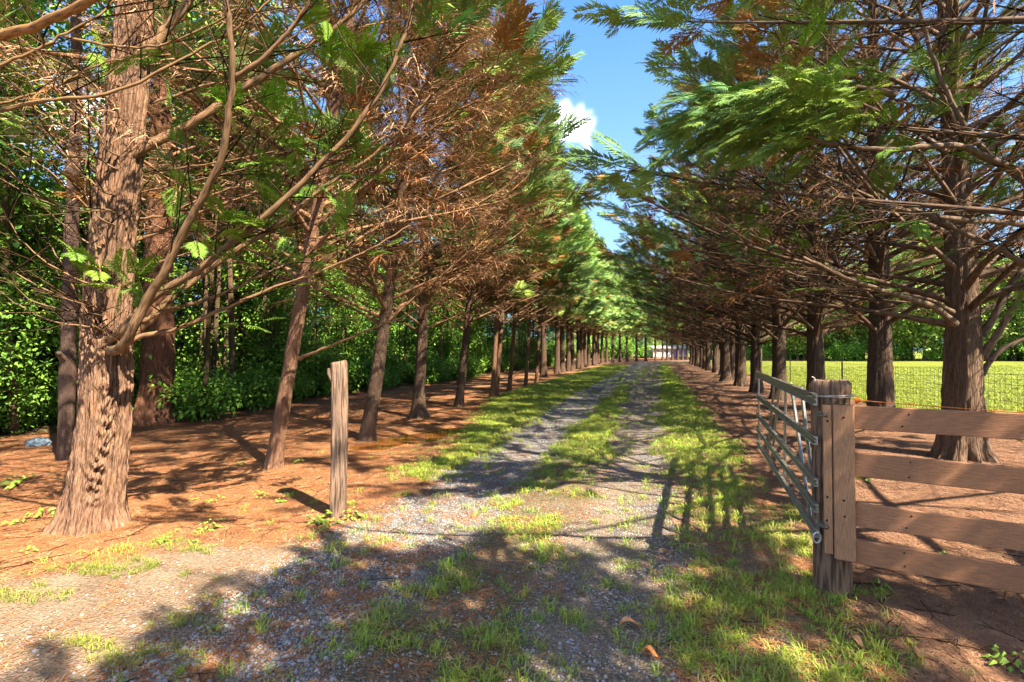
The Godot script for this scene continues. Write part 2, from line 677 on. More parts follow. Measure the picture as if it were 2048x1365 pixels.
# bark surface: furrowed lengthwise, swelling into roots at the foot
func trunk_mesh(line: Callable, top: float, r: float, sides: int, rings: int, rough: float, flare: float, col: Color, s: int, r_top := 0.16) -> ArrayMesh:
	var a := Acc.new()
	var n := make_noise(s, 1.0, 3)
	var strip := make_noise(s + 1, 1.0, 2)
	strip.fractal_type = FastNoiseLite.FRACTAL_RIDGED
	for i in rings + 1:
		var t := pow(float(i) / rings, 1.5)
		var h := -0.12 + t * (top + 0.12)
		var mid: Vector3 = line.call(h)
		var rad := r * lerpf(1.0, r_top, pow(clampf(h / top, 0.0, 1.0), 0.9))
		var foot := exp(-maxf(h, 0.0) / (0.55 * r + 0.1))
		for j in sides + 1:
			var ang := TAU * (j % sides) / sides
			var cx := cos(ang)
			var sx := sin(ang)
			var twist := h * 0.35
			var lobes := n.get_noise_3d(cx * 1.6 + s, sx * 1.6, h * 0.35)
			var roots := n.get_noise_3d(cx * 2.3 - s, sx * 2.3, 7.0)
			var ca := cos(ang + twist * 0.3) * 7.0
			var sa := sin(ang + twist * 0.3) * 7.0
			var furrow := strip.get_noise_3d(ca, sa, h * 1.1) * rough + strip.get_noise_3d(ca * 2.3, sa * 2.3, h * 2.6) * rough * 0.45
			var rr := rad * (1.0 + lobes * 0.16 + flare * foot * (1.0 + roots * 2.4)) + furrow
			a.v.append(mid + Vector3(cx * rr, 0, sx * rr))
			a.c.append(col)
			a.uv.append(Vector2(float(j) / sides * maxf(1.0, roundf(r * 6.0)), h))
	var w := sides + 1
	a.n.resize(a.v.size())
	for i in rings + 1:
		for j in w:
			var l := a.v[i * w + (j - 1 if j > 0 else sides - 1)]
			var q := a.v[i * w + (j + 1 if j < sides else 1)]
			var u := a.v[mini(i + 1, rings) * w + j]
			var d := a.v[maxi(i - 1, 0) * w + j]
			a.n[i * w + j] = (u - d).cross(q - l).normalized()
			if i < rings and j < sides:
				var k := i * w + j
				a.idx.append(k); a.idx.append(k + 1); a.idx.append(k + w)
				a.idx.append(k + 1); a.idx.append(k + w + 1); a.idx.append(k + w)
	return a.mesh()


# boughs, twigs and sprays of one cypress. P: how it grows
func grow(a: Acc, live: Array, live_c: PackedColorArray, dead: Array, dead_c: PackedColorArray, line: Callable, P: Dictionary, r: RandomNumberGenerator) -> void:
	var top: float = P.top
	var low: float = P.low
	var golden := r.randf() * TAU
	var limb_col: Color = P.limb
	for i in int(P.boughs):
		var u := (i + r.randf()) / float(P.boughs)
		var h := lerpf(low, top * 0.97, pow(u, P.get("crowd", 1.0)))
		golden += 2.4 + r.randf_range(-0.35, 0.35)
		var az := golden
		var f := clampf((h - low) / (top - low), 0.0, 1.0)
		var long: float = P.reach * (1.0 - pow(f, P.get("cone", 1.35))) * r.randf_range(0.82, 1.08) + 0.35
		var e: float = deg_to_rad(lerpf(P.rise, P.rise + 22.0, f) + r.randf_range(-9, 9))
		var p: Vector3 = line.call(h)
		var pts := PackedVector3Array([p])
		var seg := long / 7.0
		var dir := Vector3(cos(az) * cos(e), sin(e), sin(az) * cos(e))
		var wob := r.randf_range(-0.07, 0.07)
		for k in 7:
			var lift := (-0.05 if k < 3 else 0.05) + r.randf_range(-0.05, 0.05)
			dir = (dir + Vector3(-sin(az) * wob, lift, cos(az) * wob)).normalized()
			p += dir * seg
			pts.append(p)
		var r0: float = 0.010 + 0.0075 * long * P.get("thick", 1.0)
		var radii := PackedFloat32Array()
		for k in 8:
			radii.append(lerpf(r0, 0.0045, pow(k / 7.0, 0.8)))
		radii[0] *= 1.35
		var tone := r.randf_range(0.75, 1.2)
		var lc := Color(limb_col.r * tone, limb_col.g * tone, limb_col.b * tone)
		a.tube(pts, radii, 5, lc, 1.0)
		var flip := 1.0
		var bare: float = clampf(P.bare + r.randf_range(-0.1, 0.1) - f * P.get("green_up", 0.3), 0.0, 0.92)
		var t := 0.14 + r.randf() * 0.06
		while t < 1.0:
			var k := int(t * 6.999)
			var b := pts[k].lerp(pts[k + 1], t * 7.0 - k)
			var along := (pts[k + 1] - pts[k]).normalized()
			var lat := along.cross(Vector3.UP).normalized()
			var n2 := lat.cross(along)
			flip = -flip
			var open := r.randf_range(0.5, 0.95)
			var d2 := (along * cos(open) + lat * flip * sin(open) + n2 * r.randf_range(-0.45, 0.35)).normalized()
			var l2: float = (0.28 + 0.15 * long * (1.0 - t)) * r.randf_range(0.65, 1.25)
			var m2 := b + d2 * l2 * 0.55
			var e2 := m2 + (d2 + along * 0.35 + Vector3(0, 0.12, 0)).normalized() * l2 * 0.5
			a.twig(b, m2, e2, 0.004 + 0.006 * l2, lc)
			var is_live := t > bare
			if is_live:
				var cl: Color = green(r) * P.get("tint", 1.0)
				var rust: bool = r.randf() < P.get("rust", 0.12) * (1.4 if t < bare + 0.15 else 0.5)
				if rust:
					cl = Color(0.23, 0.10, 0.035).lerp(Color(0.30, 0.19, 0.07), r.randf())
				for q in int(P.sprays):
					var w := (q + 0.6 + r.randf() * 0.5) / float(P.sprays)
					var o := b.lerp(m2, w * 2.0) if w < 0.5 else m2.lerp(e2, w * 2.0 - 1.0)
					var d3 := (d2 + along * 0.5 + lat * r.randf_range(-0.8, 0.8) + n2 * r.randf_range(-0.6, 0.6)).normalized()
					var up := (n2 + lat * r.randf_range(-1.7, 1.7) + along * r.randf_range(-0.5, 0.5)).normalized()
					var sx := up.cross(d3).normalized()
					var sc: float = P.spray * r.randf_range(0.65, 1.25)
					live.append(Transform3D(Basis(sx * sc, d3.cross(sx) * sc, d3 * sc), o))
					var v := r.randf_range(0.8, 1.2)
					live_c.append(Color(cl.r * v, cl.g * v, cl.b * v))
			else:
				for q in 2 + int(l2 * 4.0):
					var w := r.randf_range(0.15, 0.95)
					var o := b.lerp(m2, w * 2.0) if w < 0.5 else m2.lerp(e2, w * 2.0 - 1.0)
					var d3 := (d2 * 0.7 + along * 0.4 + lat * r.randf_range(-1, 1) + n2 * r.randf_range(-0.9, 0.6)).normalized()
					a.spike(o, o + d3 * r.randf_range(0.12, 0.38), 0.003, lc)
			if r.randf() < P.dead * (1.0 if not is_live else 0.3):
				for q in 2:
					var o2 := m2.lerp(e2, r.randf())
					var d4 := (d2 + along * 0.4 + Vector3(r.randf_range(-0.7, 0.7), r.randf_range(-0.7, 0.35), r.randf_range(-0.7, 0.7))).normalized()
					var sx2 := Vector3.UP.cross(d4).normalized()
					var s2 := r.randf_range(0.35, 0.75)
					dead.append(Transform3D(Basis(sx2 * s2, d4.cross(sx2) * s2, d4 * s2), o2))
					var v2 := r.randf_range(0.7, 1.3)
					var dc: Color = P.dead_col
					dead_c.append(Color(dc.r * v2, dc.g * v2, dc.b * v2) if r.randf() > 0.22 else Color(0.27 * v2, 0.115 * v2, 0.045 * v2))
			t += P.gap / long * r.randf_range(0.7, 1.3)
		if bare < 0.9:     # the leading spray
			for q in 3:
				var d5 := ((pts[7] - pts[6]).normalized() + Vector3(r.randf_range(-0.4, 0.4), r.randf_range(-0.1, 0.3), r.randf_range(-0.4, 0.4))).normalized()
				var s5 := Vector3.UP.cross(d5).normalized()
				var sc5: float = P.spray * r.randf_range(0.9, 1.4)
				live.append(Transform3D(Basis(s5 * sc5, d5.cross(s5) * sc5, d5 * sc5), pts[7].lerp(pts[6], q * 0.4)))
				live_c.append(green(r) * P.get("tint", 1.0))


func green(r: RandomNumberGenerator) -> Color:
	var c := Color(0.13, 0.24, 0.085).lerp(Color(0.25, 0.34, 0.06), r.randf())
	return c.lerp(Color(0.07, 0.16, 0.095), r.randf() * 0.5)


func cypress(called: String, label: String, group: String, base: Vector3, P: Dictionary, s: int) -> Node3D:
	var o := thing(called, label, "tree", base, group)
	var r := RandomNumberGenerator.new()
	r.seed = s
	var lean: Vector2 = P.get("lean", Vector2.ZERO)
	var bow := r.randf_range(-0.12, 0.12)
	var line := func(h: float) -> Vector3: return Vector3(lean.x * h + sin(h * 0.7) * bow * 0.4, h, lean.y * h + sin(h * 0.5 + 1.0) * bow * 0.3 - sin(1.0) * bow * 0.3)
	if P.has("line"):
		line = P.line
	part("trunk", trunk_mesh(line, P.top, P.r, P.sides, P.rings, P.rough, P.get("flare", 0.35), P.bark, s, P.get("thin", 0.1)), mats.bark, o)
	var a := Acc.new()
	var live := []
	var live_c := PackedColorArray()
	var dead := []
	var dead_c := PackedColorArray()
	grow(a, live, live_c, dead, dead_c, line, P, r)
	var b := part("branches", a.mesh(), mats.limb, o)
	b.set_meta("kind", "stuff")
	if live.size():
		part("crown", joined(spray_mesh, live, live_c), mats.needle, o).set_meta("kind", "stuff")
	if dead.size():
		part("dead_twigs", joined(dead_mesh, dead, dead_c), mats.dry, o).set_meta("kind", "stuff")
	return o


func again(proto: Node3D, base: Vector3, turn: float, size: float, label: String) -> Node3D:
	var o := proto.duplicate() as Node3D
	var called := String(proto.name)
	var cut := called.rfind("_0")
	if cut > 0:
		called = called.substr(0, cut)
	o.name = numbered(called)
	add_child(o, true)
	o.position = base
	o.rotation.y = turn
	o.scale = Vector3(size, size * rng.randf_range(0.94, 1.08), size)
	o.set_meta("label", label)
	return o


func nth(k: int) -> String:
	var w := ["first", "second", "third", "fourth", "fifth", "sixth", "seventh", "eighth", "ninth", "tenth", "eleventh", "twelfth", "thirteenth", "fourteenth", "fifteenth", "sixteenth", "seventeenth", "eighteenth", "nineteenth", "twentieth", "twenty-first", "twenty-second", "twenty-third", "twenty-fourth", "twenty-fifth", "twenty-sixth", "twenty-seventh", "twenty-eighth", "twenty-ninth", "thirtieth", "thirty-first", "thirty-second"]
	return w[k]


# a limb drawn through photo pixels; depth runs from d0 to d1
func traced(px: Array, d0: float, d1: float, w0: float, w1: float, base: Vector3) -> Array:
	var ctrl := PackedVector3Array()
	for i in px.size():
		ctrl.append(at(px[i][0], px[i][1], px[i][2] if px[i].size() > 2 else lerpf(d0, d1, float(i) / (px.size() - 1))) - base)
	var steps := px.size() * 4
	var pts := smooth_line(ctrl, steps)
	var radii := PackedFloat32Array()
	for i in pts.size():
		radii.append(lerpf(w0, w1, pow(float(i) / steps, 0.85)) * (1.0 + 0.5 * exp(-i * 0.9)) * (1.0 + 0.08 * sin(i * 2.3 + w0 * 300.0)))
		if i > 0:
			pts[i] += Vector3(noise_b.get_noise_2d(i * 0.35, w0 * 900.0), noise_b.get_noise_2d(i * 0.35, w0 * 700.0 + 40.0), noise_b.get_noise_2d(i * 0.35, w0 * 500.0 + 90.0)) * 0.013
	return [pts, radii]


func traced_limb(o: Node3D, called: String, px: Array, d0: float, d1: float, w0: float, w1: float, col: Color, bits: Dictionary, side_twigs := 10) -> void:
	var got := traced(px, d0, d1, w0, w1, o.position)
	var a := Acc.new()
	a.tube(got[0], got[1], 9 if w0 > 0.02 else 6, col, 2.0)
	var pts: PackedVector3Array = got[0]
	var r: RandomNumberGenerator = bits.r
	for i in side_twigs:
		var t := r.randf_range(0.15, 0.98)
		var k := mini(int(t * (pts.size() - 1)), pts.size() - 2)
		var along := (pts[k + 1] - pts[k]).normalized()
		var d := (along * 0.9 + Vector3(r.randf_range(-1, 1), r.randf_range(-0.35, 0.8), r.randf_range(-1, 1))).normalized()
		var l := r.randf_range(0.25, 0.95)
		var m := pts[k] + d * l * 0.5
		var e := m + (d + Vector3(r.randf_range(-0.3, 0.3), r.randf_range(0.0, 0.4), r.randf_range(-0.3, 0.3))).normalized() * l * 0.5
		a.twig(pts[k], m, e, 0.003 + 0.0045 * l, col)
		for q in 3:
			var b := pts[k].lerp(m, r.randf()) if q == 0 else m.lerp(e, r.randf())
			a.spike(b, b + (d + Vector3(r.randf_range(-1, 1), r.randf_range(-0.7, 0.7), r.randf_range(-1, 1))).normalized() * r.randf_range(0.1, 0.35), 0.0024, col)
		if r.randf() < bits.green:
			for q in 3:
				var d3 := (d + Vector3(r.randf_range(-0.6, 0.6), r.randf_range(-0.25, 0.3), r.randf_range(-0.6, 0.6))).normalized()
				var s := Vector3.UP.cross(d3).normalized()
				var sc := r.randf_range(0.13, 0.25)
				bits.live.append(Transform3D(Basis(s * sc, d3.cross(s) * sc, d3 * sc), m.lerp(e, q * 0.4)))
				bits.live_c.append(Color(0.15, 0.25, 0.035).lerp(Color(0.09, 0.19, 0.045), r.randf()))
	part(called, a.mesh(), mats.limb, o)


func build_cypresses() -> void:
	var r := RandomNumberGenerator.new()
	r.seed = 5
	spray_mesh = make_spray(r, 8, 1, 1.45)
	fine_spray = make_spray(r, 11, 3, 1.0)
	dead_mesh = make_dead_spray(r)
	var tan_bark := Color(0.25, 0.16, 0.11)
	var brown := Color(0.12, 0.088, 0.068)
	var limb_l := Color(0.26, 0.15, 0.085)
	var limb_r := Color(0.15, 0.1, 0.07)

	# -- the old leaning tree beside the split post
	var base := spot(182, 1052)
	var rel := func(px: float, py: float) -> Vector3: return at(px, py, 4.27) - base
	var centre := [rel.call(180, 1056), rel.call(196, 960), rel.call(207, 860), rel.call(213, 760), rel.call(213, 640), rel.call(222, 520), rel.call(235, 400), rel.call(246, 290), rel.call(255, 190), rel.call(272, 0), rel.call(300, -260)]
	var lean_line := func(h: float) -> Vector3:
		for i in centre.size() - 1:
			if h < centre[i + 1].y or i == centre.size() - 2:
				var t: float = (h - centre[i].y) / (centre[i + 1].y - centre[i].y)
				t = clampf(t, -1.0, 6.0)
				var p: Vector3 = centre[i].lerp(centre[i + 1], t)
				return Vector3(p.x, h, p.z)
		return Vector3(0, h, 0)
	var hero := thing("old_cypress", "thick leaning cypress with reddish tan shaggy bark and a twisted bark scar", "tree", base)
	var trunk := trunk_mesh(lean_line, 11.0, 0.176, 110, 300, 0.026, 0.3, tan_bark, 301, 0.12)
	part("trunk", scarred(trunk, lean_line), mats.bark, hero)
	var hr := RandomNumberGenerator.new()
	hr.seed = 99
	var bits := {r = hr, green = 0.12, live = [], live_c = PackedColorArray()}
	var D := 4.2
	var limbs := [
		[[[246, 690], [287, 615], [328, 543], [369, 461], [405, 395], [436, 333], [451, 267], [461, 190], [464, 128], [456, 51], [448, -40]], D - 0.2, D - 1.0, 0.052, 0.022, 14],
		[[[240, 668], [300, 600], [390, 543], [461, 487], [538, 426], [615, 354], [700, 267], [770, 165], [815, 50], [840, -60]], D - 0.1, D - 0.3, 0.046, 0.016, 26],
		[[[262, 312], [300, 290], [349, 267], [425, 220], [472, 185], [564, 128], [700, 31], [790, -60]], D, D + 0.3, 0.055, 0.02, 18],
		[[[464, 159], [512, 128], [564, 77], [615, 10], [640, -50]], D - 0.75, D - 0.9, 0.024, 0.012, 8],
		[[[262, 655], [300, 634], [359, 615], [441, 590], [538, 543], [615, 513], [690, 470], [740, 420]], D - 0.1, D + 0.4, 0.027, 0.007, 16],
		[[[258, 684], [300, 668], [359, 656], [436, 623], [538, 579], [641, 543], [740, 498], [820, 450]], D - 0.15, D + 0.2, 0.029, 0.008, 16],
		[[[258, 680], [328, 610], [369, 575], [461, 507], [560, 445], [640, 380], [760, 300], [860, 190]], D + 0.12, D + 0.9, 0.045, 0.014, 22],
		[[[270, 480], [340, 455], [420, 415], [500, 390], [600, 330], [700, 300]], D + 0.2, D + 0.8, 0.026, 0.008, 14],
		[[[262, 440], [330, 430], [400, 398], [470, 370], [560, 300]], D + 0.1, D + 0.6, 0.016, 0.005, 10],
		[[[282, 210], [340, 195], [430, 165], [520, 155], [640, 110]], D + 0.1, D + 0.9, 0.02, 0.006, 12],
		[[[268, 350], [330, 340], [400, 330], [480, 318], [560, 300], [640, 295]], D + 0.1, D + 0.5, 0.012, 0.004, 10],
		[[[268, 390], [340, 372], [430, 352], [520, 330]], D + 0.1, D + 0.4, 0.011, 0.004, 8],
		[[[285, 120], [330, 60], [380, 0], [410, -60]], D, D + 0.2, 0.06, 0.035, 4],
		[[[262, 545], [330, 520], [400, 500], [470, 470], [540, 455]], D + 0.1, D + 0.4, 0.013, 0.004, 8],
	]
	var heart := func(y: float) -> float: return lerpf(213.0, 180.0, clampf((y - 760.0) / 300.0, 0, 1)) if y > 640.0 else lerpf(272.0, 213.0, clampf(y / 640.0, -0.2, 1.0))
	for l in limbs:
		if l[0][0][0] < 300:
			l[0].push_front([heart.call(l[0][0][1] + 14.0), l[0][0][1] + 14.0, 4.27])
		traced_limb(hero, "limb", l[0], l[1], l[2], l[3] * 0.82, l[4] * 0.75, limb_l.lerp(Color(0.2, 0.125, 0.07), hr.randf()), bits, l[5] + 6)
	bits.green = 0.04
	var thin := [
		[[178, 655], [100, 640], [30, 605], [-30, 560]], [[180, 569], [77, 513], [20, 446], [-12, 385]], [[170, 610], [82, 574], [0, 528], [-60, 490]],
		[[182, 490], [100, 425], [30, 350], [-30, 310]], [[195, 655], [160, 600], [120, 520], [70, 450]], [[208, 585], [190, 480], [170, 360], [180, 275], [198, 215]],
		[[205, 440], [120, 360], [40, 300], [-30, 265]], [[200, 380], [120, 300], [40, 250]], [[165, 625], [60, 600], [20, 550], [-20, 520]], [[215, 330], [140, 260], [60, 215], [-20, 190]],
		[[215, 300], [150, 190], [90, 120], [20, 60]], [[230, 210], [150, 140], [60, 100], [-20, 80]], [[210, 420], [150, 420], [60, 390], [-30, 340]],
	]
	for l in thin:
		l.push_front([heart.call(l[0][1] + 8.0), l[0][1] + 8.0, 4.27])
		traced_limb(hero, "limb", l, D - 0.2, D - 0.2 + hr.randf_range(-0.9, 0.5), 0.0085, 0.0028, limb_l.lerp(Color(0.24, 0.16, 0.09), hr.randf()), bits, 9)
	var across := [
		[[[-30, 228], [103, 200], [205, 190], [287, 159], [390, 103], [470, 60], [560, -20]], D - 0.9, D - 0.7, 0.014, 0.006],
		[[[-30, 145], [75, 98], [128, 67], [205, 26], [240, -20]], D - 1.0, D - 0.9, 0.011, 0.005],
		[[[-30, 215], [92, 180], [154, 149], [220, 123], [300, 118]], D - 0.5, D - 0.3, 0.010, 0.004],
		[[[128, 72], [205, 90], [308, 92], [385, 67], [470, 20], [520, -30]], D - 0.6, D - 0.8, 0.011, 0.005],
	]
	for l in across:
		traced_limb(hero, "limb", l[0], l[1], l[2], l[3], l[4], Color(0.26, 0.16, 0.08), bits, 12)
	# its crown above the picture
	var a := Acc.new()
	var live := []
	var live_c := PackedColorArray()
	var shoots: Array = bits.live
	var shoots_c: PackedColorArray = bits.live_c
	var dead := []
	var dead_c := PackedColorArray()
	# two young shoots on the trunk and a few on the long limbs
	for s in [[265, 562, 4.0, 12], [185, 530, 4.05, 8], [420, 195, 3.9, 8], [560, 215, 4.0, 9], [520, 350, 4.0, 10], [380, 360, 3.9, 6], [450, 440, 3.9, 9], [410, 480, 3.9, 8], [600, 300, 4.1, 8], [700, 110, 4.0, 16], [640, 60, 4.0, 14]]:
		var c := at(s[0], s[1], s[2]) - base
		for q in int(s[3]):
			var d3 := (cam_basis * Vector3(hr.randf_range(-0.3, 1.0), hr.randf_range(-0.35, 0.45), hr.randf_range(-0.8, 0.8))).normalized()
			var sx := Vector3.UP.cross(d3).normalized()
			var sc := hr.randf_range(0.16, 0.3)
			shoots.append(Transform3D(Basis(sx * sc, d3.cross(sx) * sc, d3 * sc), c + Vector3(hr.randf_range(-0.12, 0.12), hr.randf_range(-0.08, 0.08), hr.randf_range(-0.15, 0.15))))
			shoots_c.append(Color(0.17, 0.27, 0.035).lerp(Color(0.11, 0.21, 0.04), hr.randf()))
	grow(a, live, live_c, dead, dead_c, lean_line, {top = 11.0, low = 5.2, boughs = 24, reach = 3.4, rise = 28.0, bare = 0.72, sprays = 3, spray = 0.4, gap = 0.2, dead = 0.3, green_up = 0.0, dead_col = Color(0.2, 0.12, 0.07), limb = limb_l}, hr)
	part("upper_branches", a.mesh(), mats.limb, hero).set_meta("kind", "stuff")
	part("crown", joined(spray_mesh, live, live_c), mats.needle, hero).set_meta("kind", "stuff")
	part("shoots", joined(fine_spray, shoots, shoots_c), mats.needle, hero).set_meta("kind", "stuff")
	part("dead_twigs", joined(dead_mesh, dead, dead_c), mats.dry, hero).set_meta("kind", "stuff")

	# -- a tree just out of the picture whose low limb crosses its corner
	var pn := {top = 10.0, low = 3.4, boughs = 14, reach = 3.4, rise = 30.0, bare = 0.85, sprays = 3, spray = 0.34, gap = 0.2, dead = 0.3, dead_col = Color(0.2, 0.12, 0.07), limb = limb_l, r = 0.2, sides = 20, rings = 24, rough = 0.012, bark = tan_bark}
	var out := cypress("cypress", "cypress whose orange-brown low limb hangs over the leaning tree", "", spot(-420, 1120), pn, 881)
	traced_limb(out, "limb", [[-330, 160], [-120, 105], [0, 70], [62, 55], [128, 26], [190, -4], [260, -60]], 3.3, 2.6, 0.036, 0.02, Color(0.33, 0.17, 0.07), {r = hr, green = 0.0, live = [], live_c = PackedColorArray()}, 6)

	# -- thin, mostly bare trees between the leaning one and the close row
	var bare := {top = 11.0, low = 2.1, boughs = 90, thick = 0.75, reach = 3.4, rise = 33.0, bare = 0.76, sprays = 3, spray = 0.4, gap = 0.12, dead = 0.8, dead_col = Color(0.42, 0.265, 0.155), limb = limb_l, r = 0.105, sides = 24, rings = 50, rough = 0.008, bark = Color(0.27, 0.165, 0.11), green_up = 0.1, crowd = 1.15, rust = 0.2}
	var gaunt := [
		[545, 938, 0.105, Vector2(0.155, -0.05), "slim pinkish cypress leaning towards the drive just behind the split post", 2.4],
		[733, 879, 0.135, Vector2(0.13, -0.03), "dark leaning cypress at the near end of the brown puddle", 1.9],
		[836, 836, 0.15, Vector2(0.03, 0.0), "straight dark cypress with flared foot beyond the brown puddle", 1.9],
		[917, 814, 0.13, Vector2(0.1, 0.0), "dark cypress leaning over the grass strip after the flared one", 2.0],
	]
	var k := 0
	for g in gaunt:
		var P := bare.duplicate()
		P.r = g[2] * 0.88; P.lean = g[3]; P.low = g[5]
		P.bark = Color(0.31, 0.19, 0.13) if k == 0 else Color(0.14, 0.1, 0.075)
		P.flare = 0.3 if k != 2 else 0.75
		if k == 0:
			P.boughs = 80; P.dead = 0.6; P.bare = 0.97
		if k == 1:
			P.bare = 0.95; P.green_up = 0.3
		if k >= 2:
			P.bare = 0.86; P.green_up = 0.4; P.dead = 0.6; P.reach = 2.9
		var o := cypress("cypress", g[4], "gaunt cypresses beside the puddle", spot(g[0], g[1]), P, 400 + k)
		if k == 0:
			traced_limb(o, "limb", [[598, 718], [650, 697], [720, 668], [790, 640], [860, 608]], 6.0, 5.4, 0.02, 0.008, limb_l, {r = hr, green = 0.0, live = [], live_c = PackedColorArray()}, 4)
		k += 1
	var small := bare.duplicate()
	small.r = 0.075; small.boughs = 60; small.reach = 2.3; small.bare = 0.5; small.dead = 0.3; small.sprays = 4; small.sides = 14; small.rings = 24; small.low = 2.2; small.lean = Vector2(0.05, 0)
	var slim := cypress("slim_cypress", "slender twin-stemmed cypress on the grass edge, its stem joined at the foot", "slim cypresses on the grass edge", spot(984, 797), small, 431)
	var slim_spots := [[992, 794, 0.07, "second slender stem of the twin cypress on the grass edge"], [1018, 783, 0.05, "slender cypress third along the grass edge after the twin stems"], [1051, 773, 0.0, "thin pale cypress on the grass edge before the close row"], [1073, 766, 0.0, "last thin cypress on the grass edge before the close row"]]
	for s in slim_spots:
		var c := again(slim, spot(s[0], s[1]), rng.randf_range(-0.5, 0.5), rng.randf_range(0.95, 1.1), s[3])
		c.rotation.z = -s[2] * 0.4
	# more gaunt crowns standing back towards the wood
	for s in [[1128, 0.0], [640, 0.0], [860, 0.0], [1010, 0.0]]:
		pass

	# -- the dark thick trunk behind the leaning tree
	var dark := bare.duplicate()
	dark.r = 0.33; dark.top = 13.0; dark.low = 4.0; dark.boughs = 40; dark.bark = Color(0.2, 0.105, 0.07); dark.sides = 48; dark.rings = 90; dark.rough = 0.016; dark.reach = 4.2; dark.flare = 0.4; dark.dead = 0.3; dark.bare = 0.9
	cypress("cypress", "thick dark red-brown cypress standing behind the leaning tree at the wood's edge", "", spot(312, 846), dark, 455)

	# -- the close row across the drive from the field
	var close := {top = 13.5, low = 3.0, boughs = 115, reach = 3.1, rise = 26.0, bare = 0.5, sprays = 3, spray = 0.4, tint = 1.5, gap = 0.17, dead = 0.25, green_up = 0.05, dead_col = Color(0.17, 0.095, 0.055), limb = limb_l, r = 0.19, sides = 14, rings = 22, rough = 0.012, bark = Color(0.115, 0.08, 0.06), cone = 1.5, rust = 0.1, crowd = 1.05}  # tint brightens this row's greens, painting sunlight into the foliage colour
	var protos := []
	for v in 3:
		protos.append(null)
	var zs := [29.0, 32.6, 34.7, 36.8, 39.0, 41.4, 44.0, 46.8, 49.6, 52.4, 55.2, 58.0, 60.8, 63.6, 66.4, 69.2, 72.0, 74.8, 77.6, 80.4, 82.0, 83.4, 84.7, 85.9, 87.0, 88.1, 89.1, 90.0]
	for i in zs.size():
		var zd: float = zs[i]
		var where := Vector3(-6.25 + bend(zd) * 1.05 + rng.randf_range(-0.12, 0.12), 0, -zd)
		where.y = hgt(where.x, where.z)
		var label := "straight dark cypress in the close-set row facing the field, %s from the puddle end" % nth(i)
		var v := i % 3
		if protos[v] == null:
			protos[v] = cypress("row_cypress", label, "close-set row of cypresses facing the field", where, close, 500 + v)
		else:
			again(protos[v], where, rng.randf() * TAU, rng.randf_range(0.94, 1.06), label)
	# -- the field-side row beyond the gate
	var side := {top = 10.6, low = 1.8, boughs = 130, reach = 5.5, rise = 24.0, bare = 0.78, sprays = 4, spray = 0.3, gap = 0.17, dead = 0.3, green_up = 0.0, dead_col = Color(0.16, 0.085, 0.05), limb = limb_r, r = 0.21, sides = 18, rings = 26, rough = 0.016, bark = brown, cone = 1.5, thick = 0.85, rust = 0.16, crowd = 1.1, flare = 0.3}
	var spots := [[1924, 917], [1761, 859], [1634, 822], [1559, 800], [1513, 785], [1482, 772.5], [1452, 763]]
	var near_protos := []
	for i in spots.size():
		var label := "stout dark cypress in the field-side row, %s beyond the steel gate" % nth(i)
		var w := spot(spots[i][0], spots[i][1])
		if i < 3:
			var P := side.duplicate()
			P.sides = [72, 60, 48][i]
			P.rings = [150, 110, 80][i]
			P.rough = 0.02
			P.cone = 1.6
			P.reach = 5.2
			P.spray = 0.26
			P.sprays = 5
			P.r = [0.225, 0.21, 0.205][i]
			P.flare = [0.36, 0.22, 0.22][i]
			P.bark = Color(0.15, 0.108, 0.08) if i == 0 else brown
			P.boughs = [90, 105, 120][i]
			P.bare = [0.84, 0.82, 0.8][i]
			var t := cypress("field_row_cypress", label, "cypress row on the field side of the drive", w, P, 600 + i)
			near_protos.append(t)
			if i == 0:
				var fb := {r = hr, green = 0.25, live = [], live_c = PackedColorArray()}
				var d0 := 7.0
				for l in [
					[[[1908, 648], [1872, 616], [1815, 597], [1750, 577], [1690, 556], [1640, 531], [1570, 500], [1500, 470]], d0 - 0.25, d0 - 1.6, 0.05, 0.018, 14],
					[[[1905, 625], [1860, 600], [1780, 585], [1730, 580], [1660, 570], [1560, 540]], d0 - 0.2, d0 - 1.2, 0.03, 0.01, 8],
					[[[1962, 672], [1985, 640], [2012, 590], [2040, 545], [2075, 490]], d0, d0 - 0.3, 0.06, 0.045, 2],
					[[[1965, 715], [1995, 668], [2030, 612], [2075, 545]], d0 - 0.1, d0 - 0.6, 0.06, 0.045, 2],
					[[[1962, 750], [2000, 702], [2048, 680], [2100, 655]], d0 - 0.1, d0 - 0.4, 0.045, 0.03, 2],
					[[[2120, 560], [2048, 527], [1990, 493], [1930, 468], [1860, 432], [1790, 418], [1700, 402], [1650, 385]], d0 - 2.6, d0 - 2.8, 0.035, 0.014, 16],
					[[[2150, 480], [2040, 450], [1920, 440], [1840, 424], [1760, 382], [1690, 300], [1640, 240]], d0 - 2.0, d0 - 3.0, 0.04, 0.014, 20],
					[[[2150, 400], [2048, 345], [1960, 310], [1900, 290], [1780, 300], [1650, 285], [1600, 260]], d0 - 2.6, d0 - 3.4, 0.045, 0.016, 20],
					[[[2060, 365], [1990, 320], [1930, 250], [1880, 150], [1850, 60], [1830, -40]], d0 - 2.4, d0 - 2.6, 0.035, 0.016, 12],
				]:
					traced_limb(t, "limb", l[0], l[1], l[2], l[3] * 0.85, l[4] * 0.75, limb_r.lerp(Color(0.2, 0.155, 0.12), hr.randf() * 0.5), fb, l[5] + 6)
